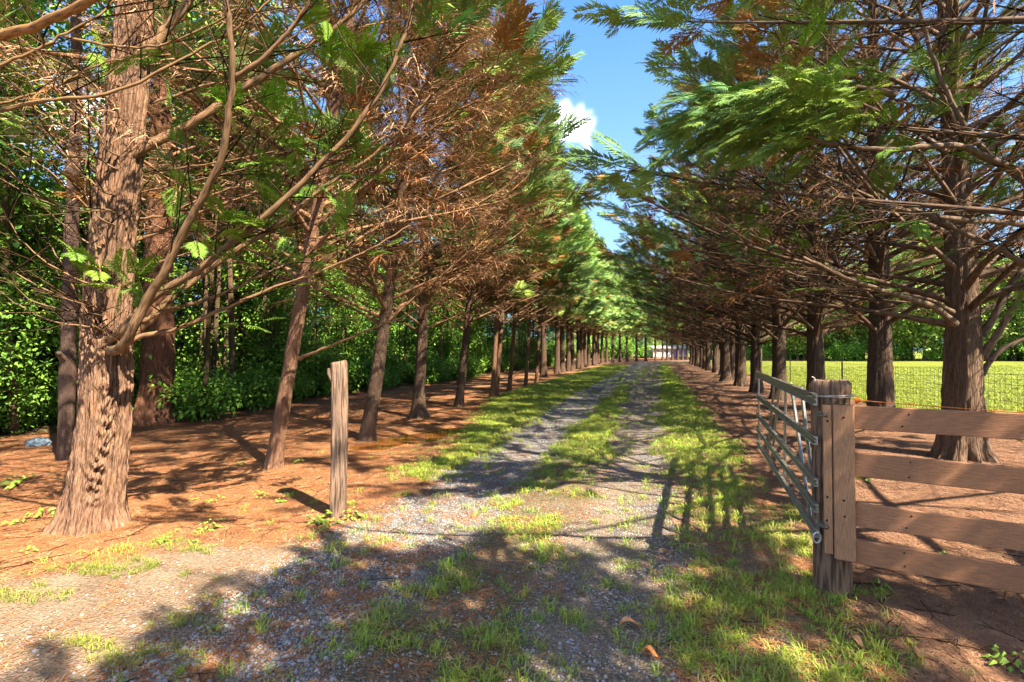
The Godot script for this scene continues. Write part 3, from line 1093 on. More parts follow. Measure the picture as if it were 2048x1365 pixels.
				# the bright bough that hangs over the drive: branchlets in layers, each with its sprays
				for q in 46:
					var u := q / 45.0
					var root := at(lerpf(1800, 1480, u), 180.0 + 30.0 * sin(u * 3.0) + hr.randf_range(-55, 60), d0 - 3.05 + hr.randf_range(-0.5, 0.5)) - w
					var run := (cam_basis * Vector3(-1.0, hr.randf_range(-0.42, 0.16), hr.randf_range(-0.5, 0.5))).normalized()
					var long := hr.randf_range(0.45, 0.8)
					for e in 13:
						var f := (e + 0.5) / 13.0
						var lat := run.cross(Vector3.UP).normalized() * (1.0 if e % 2 == 0 else -1.0)
						var d3 := (run * 1.1 + lat * 0.7 * (1.0 - 0.5 * f) + Vector3(0, -0.25 * f + hr.randf_range(-0.12, 0.1), 0)).normalized()
						var sx := (Vector3.UP + lat * hr.randf_range(-1.3, 1.3) + cam_basis.z * hr.randf_range(0.0, 0.9)).cross(d3).normalized()
						var sc := hr.randf_range(0.13, 0.24)
						fb.live.append(Transform3D(Basis(sx * sc, d3.cross(sx) * sc, d3 * sc), root + run * long * f - Vector3(0, 0.14 * f * f, 0)))
						fb.live_c.append(Color(0.12, 0.25, 0.09).lerp(Color(0.25, 0.33, 0.045), clampf(hr.randf() * 0.6 + 0.55 * (1.0 - u) - 0.1, 0, 1)))
				traced_limb(t, "limb", [[1790, 190], [1700, 175], [1600, 200], [1500, 215], [1400, 240]], d0 - 3.0, d0 - 3.1, 0.02, 0.006, limb_r, fb, 18)
				part("overhanging_bough", joined(fine_spray, fb.live, fb.live_c), mats.needle, t).set_meta("kind", "stuff")
		else:
			if i == 3:
				near_protos.append(cypress("field_row_cypress", label, "cypress row on the field side of the drive", w, side, 610))
			else:
				again(near_protos[3 - i % 2 * 2 if i > 4 else 3], w, rng.randf() * TAU, rng.randf_range(0.94, 1.05), label)
	var zd2 := 29.5
	var i2 := spots.size()
	while zd2 < 74.0:
		var w2 := Vector3(4.0 + bend(zd2) + rng.randf_range(-0.15, 0.15), 0, -zd2)
		w2.y = hgt(w2.x, w2.z)
		again(near_protos[3 if i2 % 2 == 0 else 2], w2, rng.randf() * TAU, rng.randf_range(0.92, 1.05), "stout dark cypress in the field-side row, %s beyond the steel gate" % nth(i2))
		zd2 += 3.9
		i2 += 1
	# the row goes on beside and behind the camera: its shade lies over the gate and the near drive
	var open := side.duplicate()
	open.boughs = 50
	open.bare = 0.82
	cypress("field_row_cypress", "thin-crowned cypress of the field-side row level with the steel gate", "cypress row on the field side of the drive", on_ground(4.4, -3.9), open, 615)
	var full := side.duplicate()
	full.top = 5.5
	full.bare = 0.55
	full.reach = 3.3
	full.boughs = 78
	full.cone = 2.6
	cypress("field_row_cypress", "low full-crowned cypress of the field-side row just before the board fence", "cypress row on the field side of the drive", on_ground(4.3, 0.6), full, 616)
	again(near_protos[3], on_ground(4.4, 9.5), rng.randf() * TAU, 0.8, "cypress of the field-side row well before the board fence")


# the twisted strip of torn bark on the old tree, worked into its trunk
func scarred(m: ArrayMesh, line: Callable) -> ArrayMesh:
	var arr := m.surface_get_arrays(0)
	var v: PackedVector3Array = arr[Mesh.ARRAY_VERTEX]
	var n: PackedVector3Array = arr[Mesh.ARRAY_NORMAL]
	var fold := make_noise(77, 7.0, 4)
	fold.fractal_type = FastNoiseLite.FRACTAL_RIDGED
	var face := cam_basis * Vector3(0.66, 0, 0.8)
	for i in v.size():
		var h := v[i].y
		if h < 0.1 or h > 2.2:
			continue
		var mid: Vector3 = line.call(h)
		var out := (v[i] - mid)
		var ang := Vector2(out.x, out.z).angle_to(Vector2(face.x, face.z)) + 0.16 * sin(h * 5.0)
		var strip := exp(-ang * ang / 0.11) * smoothstep(0.1, 0.4, h) * (1.0 - smoothstep(1.15, 1.5, h))
		var knot := exp(-pow(ang + 0.25, 2) / 0.2) * exp(-pow((h - 1.72) / 0.22, 2))
		var s := maxf(strip, knot)
		if s > 0.02:
			var f := fold.get_noise_3d(v[i].x * 1.3, v[i].y * 0.9 + v[i].x, v[i].z * 1.3)
			v[i] += out.normalized() * s * (f * 0.085 - 0.03)
	arr[Mesh.ARRAY_VERTEX] = v
	var st := SurfaceTool.new()
	var w := 111
	var rows := v.size() / w
	for i in rows:
		for j in w:
			var l := v[i * w + (j - 1 if j > 0 else w - 2)]
			var q := v[i * w + (j + 1 if j < w - 1 else 1)]
			var u := v[mini(i + 1, rows - 1) * w + j]
			var d := v[maxi(i - 1, 0) * w + j]
			n[i * w + j] = (u - d).cross(q - l).normalized()
	arr[Mesh.ARRAY_NORMAL] = n
	var out_mesh := ArrayMesh.new()
	out_mesh.add_surface_from_arrays(Mesh.PRIMITIVE_TRIANGLES, arr)
	return out_mesh


# ------------------------------------------------------------------ the broadleaf wood, the shrubs and what stands far off
func leaf_cluster(r: RandomNumberGenerator, count: int, size: float, spread: float) -> ArrayMesh:
	var a := Acc.new()
	for i in count:
		var d := Vector3(r.randf_range(-1, 1), r.randf_range(-0.6, 0.7), r.randf_range(-1, 1)).normalized()
		var p := d * spread * r.randf_range(0.25, 1.0)
		var f := (d + Vector3(r.randf_range(-0.6, 0.6), r.randf_range(-0.7, 0.1), r.randf_range(-0.6, 0.6))).normalized()
		var s := f.cross(Vector3.UP + Vector3(r.randf_range(-0.5, 0.5), 0, r.randf_range(-0.5, 0.5))).normalized()
		var u := s.cross(f)
		var l := size * r.randf_range(0.7, 1.25)
		var w := l * 0.3
		var k := r.randf_range(0.82, 1.15)
		var c := Color(k, k, k)
		var tip := p + f * l - u * l * 0.12
		a.tri(p, p + f * l * 0.42 + s * w, tip, c)
		a.tri(p, tip, p + f * l * 0.42 - s * w, c)
	return a.mesh()


func broadleaf(called: String, label: String, category: String, group: String, base: Vector3, P: Dictionary, s: int) -> Node3D:
	var o := thing(called, label, category, base, group)
	var r := RandomNumberGenerator.new()
	r.seed = s
	var lean := Vector2(r.randf_range(-0.05, 0.05), r.randf_range(-0.05, 0.05))
	var ph := r.randf() * 6.0
	var line := func(h: float) -> Vector3: return Vector3(lean.x * h + 0.05 * (sin(h * 0.9 + ph) - sin(ph)), h, lean.y * h + 0.05 * (sin(h * 0.7 + ph) - sin(ph)))
	if P.r > 0.0:
		part("trunk", trunk_mesh(line, P.top * 0.9, P.r, 12, 18, 0.006, 0.3, P.bark, s, 0.15), mats.bark, o)
	var a := Acc.new()
	var xf := []
	var cols := PackedColorArray()
	for i in int(P.boughs):
		var h: float = lerpf(P.low, P.top * 0.92, r.randf())
		var f: float = clampf((h - P.low) / (P.top - P.low), 0, 1)
		var az := r.randf() * TAU
		var e := r.randf_range(0.15, 0.8)
		var l: float = P.reach * (1.0 - 0.6 * f * f) * r.randf_range(0.5, 1.1)
		var p0: Vector3 = line.call(h)
		if P.r <= 0.0:
			p0 = Vector3(cos(az) * 0.05, 0.0, sin(az) * 0.05)
			e = r.randf_range(0.5, 1.4)
			l = P.top * r.randf_range(0.6, 1.0)
		var d := Vector3(cos(az) * cos(e), sin(e), sin(az) * cos(e))
		var p1 := p0 + d * l * 0.5
		var p2 := p1 + (d + Vector3(r.randf_range(-0.3, 0.3), r.randf_range(-0.2, 0.2), r.randf_range(-0.3, 0.3))).normalized() * l * 0.5
		a.twig(p0, p1, p2, 0.006 + 0.008 * l, P.bark)
		for q in int(P.leaves):
			var t := r.randf_range(0.25, 1.05)
			var b := p0.lerp(p1, t * 2.0) if t < 0.5 else p1.lerp(p2, t * 2.0 - 1.0)
			b += Vector3(r.randfn(0, 1), r.randfn(0, 0.6), r.randfn(0, 1)) * P.fuzz
			var sc: float = P.get("size", 1.0) * r.randf_range(0.7, 1.3)
			xf.append(Transform3D(Basis(Vector3.UP, r.randf() * TAU).scaled(Vector3(sc, sc, sc)), b))
			var c: Color = P.leaf
			c = c.lerp(P.leaf2, r.randf())
			cols.append(c)
	part("branches", a.mesh(), mats.twig, o).set_meta("kind", "stuff")
	part("crown", joined(P.cluster, xf, cols), mats.leaf, o).set_meta("kind", "stuff")
	return o


func build_wood() -> void:
	var r := RandomNumberGenerator.new()
	r.seed = 314
	var fine := leaf_cluster(r, 20, 0.09, 0.3)
	var wide := leaf_cluster(r, 18, 0.105, 0.22)
	var far_leaf := leaf_cluster(r, 22, 0.3, 0.75)
	var g1 := Color(0.085, 0.205, 0.03)
	var g2 := Color(0.175, 0.32, 0.045)
	var tall := {top = 12.0, low = 3.0, boughs = 36, reach = 3.2, leaves = 10, fuzz = 0.22, r = 0.12, bark = Color(0.13, 0.095, 0.065), leaf = g1, leaf2 = g2, cluster = fine, size = 1.25}
	var mid := {top = 5.5, low = 0.7, boughs = 30, reach = 1.9, leaves = 9, fuzz = 0.2, r = 0.045, bark = Color(0.16, 0.12, 0.075), leaf = g1, leaf2 = g2, cluster = fine, size = 1.05}
	var bush := {top = 1.25, low = 0.1, boughs = 22, reach = 0.9, leaves = 9, fuzz = 0.12, r = 0.0, bark = Color(0.14, 0.10, 0.06), leaf = Color(0.08, 0.21, 0.025), leaf2 = Color(0.19, 0.34, 0.045), cluster = wide, size = 0.85}
	var tree_label := "slender broadleaf tree with bright green leaves in the dense wood"
	var tree_group := "broadleaf trees of the wood"
	var sap_label := "leafy young broadleaf tree in the understorey of the wood"
	var bush_label := "low leafy green shrub along the edge of the wood"
	var t := []
	for v in 3:
		t.append(broadleaf("broadleaf_tree", tree_label, "tree", tree_group, on_ground(-13.0 - v * 1.7, -5.5 - v * 5.0), tall, 700 + v))
	var m := []
	for v in 3:
		m.append(broadleaf("young_tree", sap_label, "tree", "young trees of the wood", on_ground(-11.0 - v * 0.7, -4.0 - v * 3.6), mid, 710 + v))
	var b := []
	for v in 3:
		b.append(broadleaf("shrub", bush_label, "shrub", "shrubs along the wood's edge", on_ground(-9.6 - v * 0.4, -8.7 - v * 1.7), bush, 720 + v))
	for i in 50:
		var zd := lerpf(1.0, 62.0, pow(r.randf(), 1.15))
		var x := -12.2 - r.randf() * r.randf() * 15.0 - 0.4
		again(t[i % 3], on_ground(x, -zd), r.randf() * TAU, r.randf_range(0.75, 1.25), tree_label)
	for i in 34:     # the depth of the wood
		again(m[i % 3], on_ground(-19.0 - r.randf() * 9.0, -lerpf(-2.0, 66.0, (i + r.randf()) / 34.0)), r.randf() * TAU, r.randf_range(1.5, 2.2), sap_label)
	for i in 90:
		var zd := lerpf(2.0, 58.0, pow(r.randf(), 1.3))
		var x := -10.6 - r.randf() * 7.0
		again(m[i % 3], on_ground(x, -zd), r.randf() * TAU, r.randf_range(0.6, 1.2), sap_label)
	for i in 110:
		var zd := lerpf(3.0, 50.0, pow(r.randf(), 1.3))
		var x := -9.9 - r.randf() * 3.2 - (0.7 if zd < 7.0 else 0.0)
		again(b[i % 3], on_ground(x, -zd), r.randf() * TAU, r.randf_range(0.55, 1.25), bush_label)

	var thin := {top = 9.0, low = 5.6, boughs = 18, reach = 2.0, leaves = 8, fuzz = 0.25, r = 0.062, bark = Color(0.2, 0.15, 0.1), leaf = g1, leaf2 = g2, cluster = fine, size = 1.2}
	var thin_label := "slim bare-stemmed young tree with a high crown at the edge of the wood"
	var pt := []
	for v in 2:
		pt.append(broadleaf("thin_tree", thin_label, "tree", "thin stems at the wood's edge", on_ground(-10.3 - v * 0.6, -9.4 - v * 2.8), thin, 730 + v))
	for i in 30:
		var zd := lerpf(4.5, 46.0, pow(r.randf(), 1.4))
		again(pt[i % 2], on_ground(-10.0 - r.randf() * 2.4 - (0.8 if zd < 7.0 else 0.0), -zd), r.randf() * TAU, r.randf_range(0.7, 1.3), thin_label)
	for i in 46:     # shrubs deep in the wood
		again(b[i % 3], on_ground(-16.0 - r.randf() * 9.0, -lerpf(0.0, 66.0, (i + r.randf()) / 46.0)), r.randf() * TAU, r.randf_range(2.2, 3.6), "tall dense shrub deep inside the wood").set_meta("group", "shrubs deep inside the wood")
	# slim trunks one can tell apart at the wood's edge
	var pole := thing("slim_tree", "slim grey trunk with a cut stub right behind the leaning cypress", "tree", spot(132, 918))
	var a := Acc.new()
	var foot := pole.position
	var pts := smooth_line(PackedVector3Array([Vector3(0, -0.1, 0), at(133, 800, 6.9) - foot, at(136, 700, 6.9) - foot, at(143, 450, 6.95) - foot, at(150, 260, 7.0) - foot, at(152, 100, 7.0) - foot, at(150, -220, 7.0) - foot]), 30)
	var radii := PackedFloat32Array()
	for i in pts.size():
		radii.append(0.1 - i * 0.0018 + 0.006 * sin(i * 1.7))
	a.tube(pts, radii, 14, Color(0.19, 0.135, 0.115), 2.0)
	part("trunk", a.mesh(), mats.bark, pole)
	a = Acc.new()
	a.tube(PackedVector3Array([at(130, 722, 6.85) - foot, at(120, 712, 6.75) - foot, at(116, 706, 6.7) - foot]), PackedFloat32Array([0.045, 0.04, 0.036]), 10, Color(0.28, 0.2, 0.15))
	part("stub", a.mesh(), mats.old_wood, pole)
	crown_on(pole, at(150, -220, 7.0) - foot, 2.6, 130, fine, g1, g2, 41)
	var other := thing("slim_tree", "slim lichen-pale trunk deeper in the wood beside the shrubs", "tree", spot(28, 868))
	foot = other.position
	a = Acc.new()
	pts = smooth_line(PackedVector3Array([Vector3(0, -0.1, 0), at(22, 760, 9.0) - foot, at(14, 660, 9.0) - foot, at(10, 500, 9.1) - foot, at(12, 260, 9.2) - foot, at(20, -100, 9.2) - foot]), 24)
	radii = PackedFloat32Array()
	for i in pts.size():
		radii.append(0.075 - i * 0.0018 + 0.004 * sin(i * 2.1))
	a.tube(pts, radii, 12, Color(0.24, 0.19, 0.12), 2.0)
	part("trunk", a.mesh(), mats.bark, other)
	crown_on(other, at(20, -100, 9.2) - foot, 2.8, 130, fine, g1, g2, 43)
	var third := thing("slim_tree", "slim tan trunk rising from the shrubs between the two thick cypresses and split post", "tree", spot(440, 800))
	foot = third.position
	a = Acc.new()
	pts = smooth_line(PackedVector3Array([Vector3(0, -0.1, 0), at(434, 720, 14.5) - foot, at(425, 640, 14.5) - foot, at(422, 540, 14.6) - foot, at(420, 300, 14.8) - foot]), 20)
	radii = PackedFloat32Array()
	for i in pts.size():
		radii.append(0.1 - i * 0.0025)
	a.tube(pts, radii, 10, Color(0.32, 0.22, 0.12), 2.0)
	part("trunk", a.mesh(), mats.bark, third)
	crown_on(third, at(420, 300, 14.8) - foot, 2.6, 120, fine, g1, g2, 45)

	# dead wood lying and leaning at the edge
	var dry := thing("fallen_branch", "bleached fallen branch lying at the wood's edge behind the split post", "branch", spot(735, 770))
	foot = dry.position
	a = Acc.new()
	a.tube(smooth_line(PackedVector3Array([Vector3(0.6, 0.03, 0.5), Vector3(0.1, 0.3, 0.1), Vector3(-0.5, 0.75, -0.3), Vector3(-1.1, 0.95, -0.4)]), 10), PackedFloat32Array([0.02, 0.021, 0.02, 0.019, 0.018, 0.016, 0.015, 0.013, 0.011, 0.009, 0.006]), 6, Color(0.4, 0.29, 0.19))
	a.twig(Vector3(0.1, 0.3, 0.1), Vector3(0.25, 0.55, 0.0), Vector3(0.2, 0.85, -0.1), 0.01, Color(0.4, 0.29, 0.19))
	part("stem", a.mesh(), mats.limb, dry)

	# trees beyond the field and at the end of the drive
	var big := {top = 14.0, low = 1.0, boughs = 80, reach = 4.6, leaves = 9, fuzz = 0.5, r = 0.2, bark = Color(0.22, 0.18, 0.13), leaf = Color(0.15, 0.26, 0.05), leaf2 = Color(0.27, 0.37, 0.08), cluster = far_leaf, size = 1.0}
	var fl := "leafy broadleaf tree on the far edge of the mown field"
	var f := []
	for v in 3:
		var w := on_ground(30.0 + v * 14.0, -84.0 + v * 4.0)
		f.append(broadleaf("field_tree", fl, "tree", "trees beyond the field", w, big, 740 + v))
	for i in 62:
		var u := i / 61.0
		var x := lerpf(12.0, 96.0, u) + r.randf_range(-2, 2)
		var zd := lerpf(92.0, 50.0, u) + r.randf_range(-5, 14)
		again(f[i % 3], on_ground(x, -zd), r.randf() * TAU, r.randf_range(0.85, 1.35), fl)
	var hl := "low leafy bush under the trees on the far edge of the field"
	for i in 70:
		var u := i / 69.0
		var h := again(b[i % 3], on_ground(lerpf(12.0, 92.0, u) + r.randf_range(-1, 1), -(lerpf(90.0, 48.0, u) + r.randf_range(-3, 4))), r.randf() * TAU, r.randf_range(1.6, 2.8), hl)
		h.set_meta("group", "bushes beyond the field")
	for i in 34:
		var x := lerpf(-34.0, 30.0, i / 33.0) + r.randf_range(-0.6, 0.6)
		if x > -2.2 and x < 6.6:
			continue
		again(b[i % 3], on_ground(x, -101.0 + r.randf_range(-5, 5)), r.randf() * TAU, r.randf_range(2.6, 3.8), "tall leafy bush screening the far end of the drive").set_meta("group", "bushes at the end of the drive")
	var el := "pale green broadleaf tree standing behind the white building"
	for i in 16:
		var x := lerpf(-22.0, 26.0, i / 15.0) + r.randf_range(-1, 1)
		again(f[i % 3], on_ground(x, -118.0 + r.randf_range(-6, 6)), r.randf() * TAU, r.randf_range(0.7, 1.0), el).set_meta("group", "trees behind the white building")


func on_ground(x: float, z: float) -> Vector3:
	return Vector3(x, hgt(x, z), z)


func crown_on(o: Node3D, top: Vector3, spread: float, count: int, cluster: Mesh, g1: Color, g2: Color, s: int) -> void:
	var r := RandomNumberGenerator.new()
	r.seed = s
	var xf := []
	var cols := PackedColorArray()
	var a := Acc.new()
	for i in count / 6:
		var d := Vector3(r.randf_range(-1, 1), r.randf_range(-0.25, 0.9), r.randf_range(-1, 1)).normalized()
		var start := top - Vector3(0, r.randf() * 1.4, 0)
		var e := start + d * spread * r.randf_range(0.5, 1.0)
		a.twig(top.lerp(start, 0.3), start.lerp(e, 0.5), e, 0.02, Color(0.15, 0.11, 0.07))
		for q in 6:
			var sc := r.randf_range(0.8, 1.4)
			xf.append(Transform3D(Basis(Vector3.UP, r.randf() * TAU).scaled(Vector3(sc, sc, sc)), start.lerp(e, r.randf_range(0.3, 1.05)) + Vector3(r.randfn(0, 0.2), r.randfn(0, 0.15), r.randfn(0, 0.2))))
			cols.append(g1.lerp(g2, r.randf()))
	part("branches", a.mesh(), mats.twig, o).set_meta("kind", "stuff")
	part("crown", joined(cluster, xf, cols), mats.leaf, o).set_meta("kind", "stuff")


func solid(w: float, h: float, d: float, col: Color, mid: Vector3) -> ArrayMesh:
	var a := Acc.new()
	extrude(a, chamfered(d, h, 0.01), mid - Vector3(w / 2, 0, 0), mid + Vector3(w / 2, 0, 0), Vector3.UP, col)
	return a.mesh()


func build_far() -> void:
	# a white building beyond the end of the drive
	var mid := at(1334, 703, 104.0)
	var h := thing("white_building", "low white building with grey roof beyond the end of the drive", "building", on_ground(mid.x, mid.z))
	h.rotation.y = deg_to_rad(14.0)
	part("wall", solid(7.0, 2.0, 6.0, Color(0.78, 0.78, 0.8), Vector3(0, 1.0, 0)), mats.painted, h)
	var roof := Acc.new()
	extrude(roof, PackedVector2Array([Vector2(-3.5, 0), Vector2(3.5, 0), Vector2(3.5, 0.12), Vector2(0, 0.6), Vector2(-3.5, 0.12)]), Vector3(-3.8, 2.003, 0), Vector3(3.8, 2.003, 0), Vector3.UP, Color(0.36, 0.34, 0.32))
	part("roof", roof.mesh(), mats.painted, h)
	part("base_course", solid(7.1, 0.35, 6.1, Color(0.3, 0.17, 0.12), Vector3(0, 0.18, 0)), mats.plain, h)
	for x in [-2.7, -1.1]:
		var w := part("window", solid(0.9, 0.7, 0.06, Color(0.3, 0.33, 0.36), Vector3(x, 1.35, 3.02)), mats.plain, h)
		part("frame", solid(1.2, 0.1, 0.08, Color(0.7, 0.7, 0.7), Vector3(x, 1.75, 3.03)), mats.plain, w)
	part("door", solid(0.9, 1.5, 0.06, Color(0.25, 0.23, 0.4), Vector3(0.9, 1.1, 3.04)), mats.plain, h)
	part("panel", solid(1.9, 0.9, 0.06, Color(0.33, 0.3, 0.5), Vector3(2.3, 1.3, 3.03)), mats.plain, h).set_meta("label", "purple panel on the white wall")


# ------------------------------------------------------------------ gate, fences, posts
func build_gate_and_fence() -> void:
	var post_at := spot(1666, 1182)
	var f := thing("board_fence", "brown four-board fence with a round timber post beside the open steel gate", "fence", post_at)
	var dir := (at(2048, 760, 2.63) - at(1702, 760, 3.02))
	dir.y = 0.0
	dir = dir.normalized()
	var front := Vector3(-dir.z, 0, dir.x)       # towards the camera
	if front.dot(Vector3(0, 0, 1)) < 0.0:
		front = -front
	# round post with a sawn, slightly cupped top
	var pole := func(top: float, r: float, s: int) -> ArrayMesh:
		var a := Acc.new()
		var n := make_noise(s, 1.0, 3)
		var rings := 60
		var sides := 56
		for i in rings + 1:
			var h := lerpf(-0.15, top, float(i) / rings)
			for j in sides + 1:
				var ang := TAU * (j % sides) / sides
				var fl := n.get_noise_3d(cos(ang) * 2.2, sin(ang) * 2.2, h * 0.7) * 0.01 + n.get_noise_3d(cos(ang) * 12.0, sin(ang) * 12.0, h * 2.0) * 0.006
				var lip := 0.008 * smoothstep(top - 0.12, top - 0.03, h) - 0.02 * smoothstep(top - 0.012, top, h)
				var hh := h + (n.get_noise_2d(cos(ang) * 3.0, sin(ang) * 3.0) * 0.02 if i > rings - 2 else 0.0)
				a.v.append(Vector3(cos(ang) * (r + fl + lip), hh, sin(ang) * (r + fl + lip)))
				a.c.append(Color(0.24, 0.15, 0.1))
				a.uv.append(Vector2(float(j) / sides * 1.0, h))
		var w := sides + 1
		a.n.resize(a.v.size())
		for i in rings + 1:
			for j in w:
				var l := a.v[i * w + (j - 1 if j > 0 else sides - 1)]
				var q := a.v[i * w + (j + 1 if j < sides else 1)]
				a.n[i * w + j] = (a.v[mini(i + 1, rings) * w + j] - a.v[maxi(i - 1, 0) * w + j]).cross(q - l).normalized()
				if i < rings and j < sides:
					var k := i * w + j
					a.idx.append_array(PackedInt32Array([k, k + 1, k + w, k + 1, k + w + 1, k + w]))
		var c := a.v.size()
		a.v.append(Vector3(0, top - 0.004, 0)); a.n.append(Vector3.UP); a.c.append(Color(0.33, 0.24, 0.17)); a.uv.append(Vector2(0.1, 0.1))
		for j in sides:
			a.v.append(a.v[rings * w + j] * Vector3(1, 1, 1)); a.n.append(Vector3.UP); a.c.append(Color(0.33, 0.24, 0.17)); a.uv.append(Vector2(0.1 + 0.1 * cos(j), 0.1))
		for j in sides:
			a.idx.append_array(PackedInt32Array([c, c + 1 + j, c + 1 + (j + 1) % sides]))
		return a.mesh()
	part("post", pole.call(1.315, 0.104, 51), mats.old_wood, f)
	part("post", pole.call(1.2, 0.1, 52), mats.old_wood, f, dir * 2.5)
	var brown := Color(0.37, 0.185, 0.1)
	var face := front * 0.128
	var heights := [[1.105, 0.0], [0.825, -0.002], [0.53, -0.004], [0.312, -0.008]]
	for h in heights:
		var a := Acc.new()
		var tone := rng.randf_range(0.92, 1.08)
		extrude(a, chamfered(0.027, 0.138, 0.004), Vector3(0, h[0], 0) + dir * 0.02 + face, Vector3(0, h[0] + h[1], 0) + dir * 2.62 + face, Vector3.UP, Color(brown.r * tone, brown.g * tone, brown.b * tone))
		var b := part("board", a.mesh(), mats.board, f)
		for x in [0.36, 0.95, 1.4]:
			for dy in [-0.038, 0.038]:
				var s := Acc.new()
				var c: Vector3 = Vector3(0, h[0] + h[1] * x / 2.6 + dy + rng.randf_range(-0.006, 0.006), 0) + dir * (x + rng.randf_range(-0.02, 0.02)) + front * 0.1405
				extrude(s, chamfered(0.008, 0.008, 0.002), c, c + front * 0.003, Vector3.UP, Color(0.06, 0.05, 0.045))
				part("screw", s.mesh(), mats.plain, b)
	# the two upright cover boards over the board ends
	for c in [[-0.022, 0.046, 1.175, 0.285], [0.061, 0.108, 1.178, 0.262]]:
		var a := Acc.new()
		var p: Vector3 = dir * c[0] + front * 0.158
		extrude(a, chamfered(0.03, c[1], 0.005), p + Vector3(0, c[3], 0), p + Vector3(0, c[2], 0), -dir.cross(Vector3.UP).cross(Vector3.UP), Color(0.40, 0.22, 0.125))
		var b := part("cover_board", a.mesh(), mats.board, f)
		for y in [1.08, 0.62, 0.5]:
			var s := Acc.new()
			var q: Vector3 = p + Vector3(0, y + rng.randf_range(-0.03, 0.03), 0) + front * 0.0155 + dir * rng.randf_range(-0.01, 0.01)
			extrude(s, chamfered(0.011, 0.011, 0.003), q, q + front * 0.003, Vector3.UP, Color(0.5, 0.47, 0.42))
			part("screw", s.mesh(), mats.wire, b)
	# wire turns round the post, an orange insulator and the orange electric line
	var turns := Acc.new()
	for k in 2:
		var ring := PackedVector3Array()
		var rad := PackedFloat32Array()
		for i in 41:
			var t := TAU * i / 40.0
			ring.append(Vector3(cos(t) * 0.128, 1.212 + k * 0.012 + 0.008 * sin(t + k), sin(t) * 0.128)); rad.append(0.0026)
		turns.tube(ring, rad, 6, Color(0.42, 0.4, 0.38))
	part("tie_wire", turns.mesh(), mats.wire, f)
	var ins := Acc.new()
	var ip: Vector3 = dir * 0.125 + front * 0.06 + Vector3(0, 1.2, 0)
	ins.tube(PackedVector3Array([ip, ip + dir * 0.006, ip + dir * 0.012, ip + dir * 0.03]), PackedFloat32Array([0.016, 0.019, 0.018, 0.009]), 12, Color(0.75, 0.16, 0.02))
	part("insulator", ins.mesh(), mats.plain, f)
	var el := Acc.new()
	var lp := PackedVector3Array()
	var lr := PackedFloat32Array()
	for i in 17:
		var t := i / 16.0
		lp.append((ip + dir * 0.03).lerp(dir * 2.5 + Vector3(0, 1.19, 0) + front * 0.1, t) - Vector3(0, 0.03 * sin(PI * t), 0)); lr.append(0.0028)
	el.tube(lp, lr, 5, Color(0.62, 0.17, 0.04))
	part("electric_line", el.mesh(), mats.plain, f)
	var nail := Acc.new()
	nail.tube(PackedVector3Array([Vector3(-0.09, 1.29, 0.03), Vector3(-0.095, 1.33, 0.03), Vector3(-0.11, 1.337, 0.03)]), PackedFloat32Array([0.004, 0.004, 0.003]), 6, Color(0.45, 0.43, 0.4))
	part("nail", nail.mesh(), mats.wire, f)
	var eyeb := Acc.new()
	var ring2 := PackedVector3Array()
	var rr2 := PackedFloat32Array()
	var e0 := at(1634, 1076, 2.93) - post_at
	for i in 25:
		var t := TAU * i / 24.0
		ring2.append(e0 + cam_basis * Vector3(cos(t) * 0.022, sin(t) * 0.03, 0)); rr2.append(0.006)
	eyeb.tube(ring2, rr2, 8, Color(0.34, 0.34, 0.34))
	part("eye_bolt", eyeb.mesh(), mats.wire, f)

	# the gate, swung open along the drive
	var h0 := at(1634, 703, 3.03)
	var h1 := at(1514, 703, 6.2)
	h0.y = 0.0
	h1.y = 0.0
	var g := thing("steel_gate", "five-bar galvanised steel farm gate swung open along the gravel drive", "gate", Vector3(h0.x, 0, h0.z))
	var go := h1 - h0
	var length := go.length()
	go = go / length
	var away := go.cross(Vector3.UP)
	if away.dot(Vector3.LEFT) < 0.0:
		away = -away                      # the face that looks at the drive
	var zinc := Color(0.40, 0.40, 0.39)
	var bars := [[1.205, 1.215, 0.072], [0.955, 0.945, 0.052], [0.70, 0.715, 0.05], [0.545, 0.545, 0.05], [0.395, 0.385, 0.052]]
	for b in bars:
		var a := Acc.new()
		var y: float = b[2] / 2.0
		var s := 1.0
		var outl := PackedVector2Array([Vector2(-0.004, -y), Vector2(0.02, -y), Vector2(0.02, -y + 0.007), Vector2(0.004, -y + 0.013), Vector2(0.004, -0.006), Vector2(0.012, -0.003), Vector2(0.012, 0.003), Vector2(0.004, 0.006), Vector2(0.004, y - 0.013), Vector2(0.02, y - 0.007), Vector2(0.02, y), Vector2(-0.004, y)])
		var dn := Vector3.UP.cross(go).normalized()
		if dn.dot(away) < 0.0:
			for i in outl.size():
				outl[i].x = -outl[i].x
			outl.reverse()
		extrude(a, outl, Vector3(0, b[0], 0) + go * 0.02, Vector3(0, b[1], 0) + go * length, Vector3.UP, zinc)
		part("rail", a.mesh(), mats.galvanised, g)
	var braces := [[1.0, 0.995, 1.0], [0.58, 0.76, 0.8], [0.47, 0.667, 0.8], [0.38, 0.425, 1.0], [0.305, 0.094, 1.0], [0.178, 0.03, 1.0]]
	for b in braces:
		var a := Acc.new()
		extrude(a, chamfered(0.018, 0.036, 0.004), Vector3(0, 1.235, 0) + go * length * b[0] - away * 0.016, Vector3(0, 0.37, 0) + go * length * b[1] - away * 0.016, go, zinc)
		part("brace" if b[0] > 0.02 and b[0] < 0.99 else "upright", a.mesh(), mats.galvanised, g)
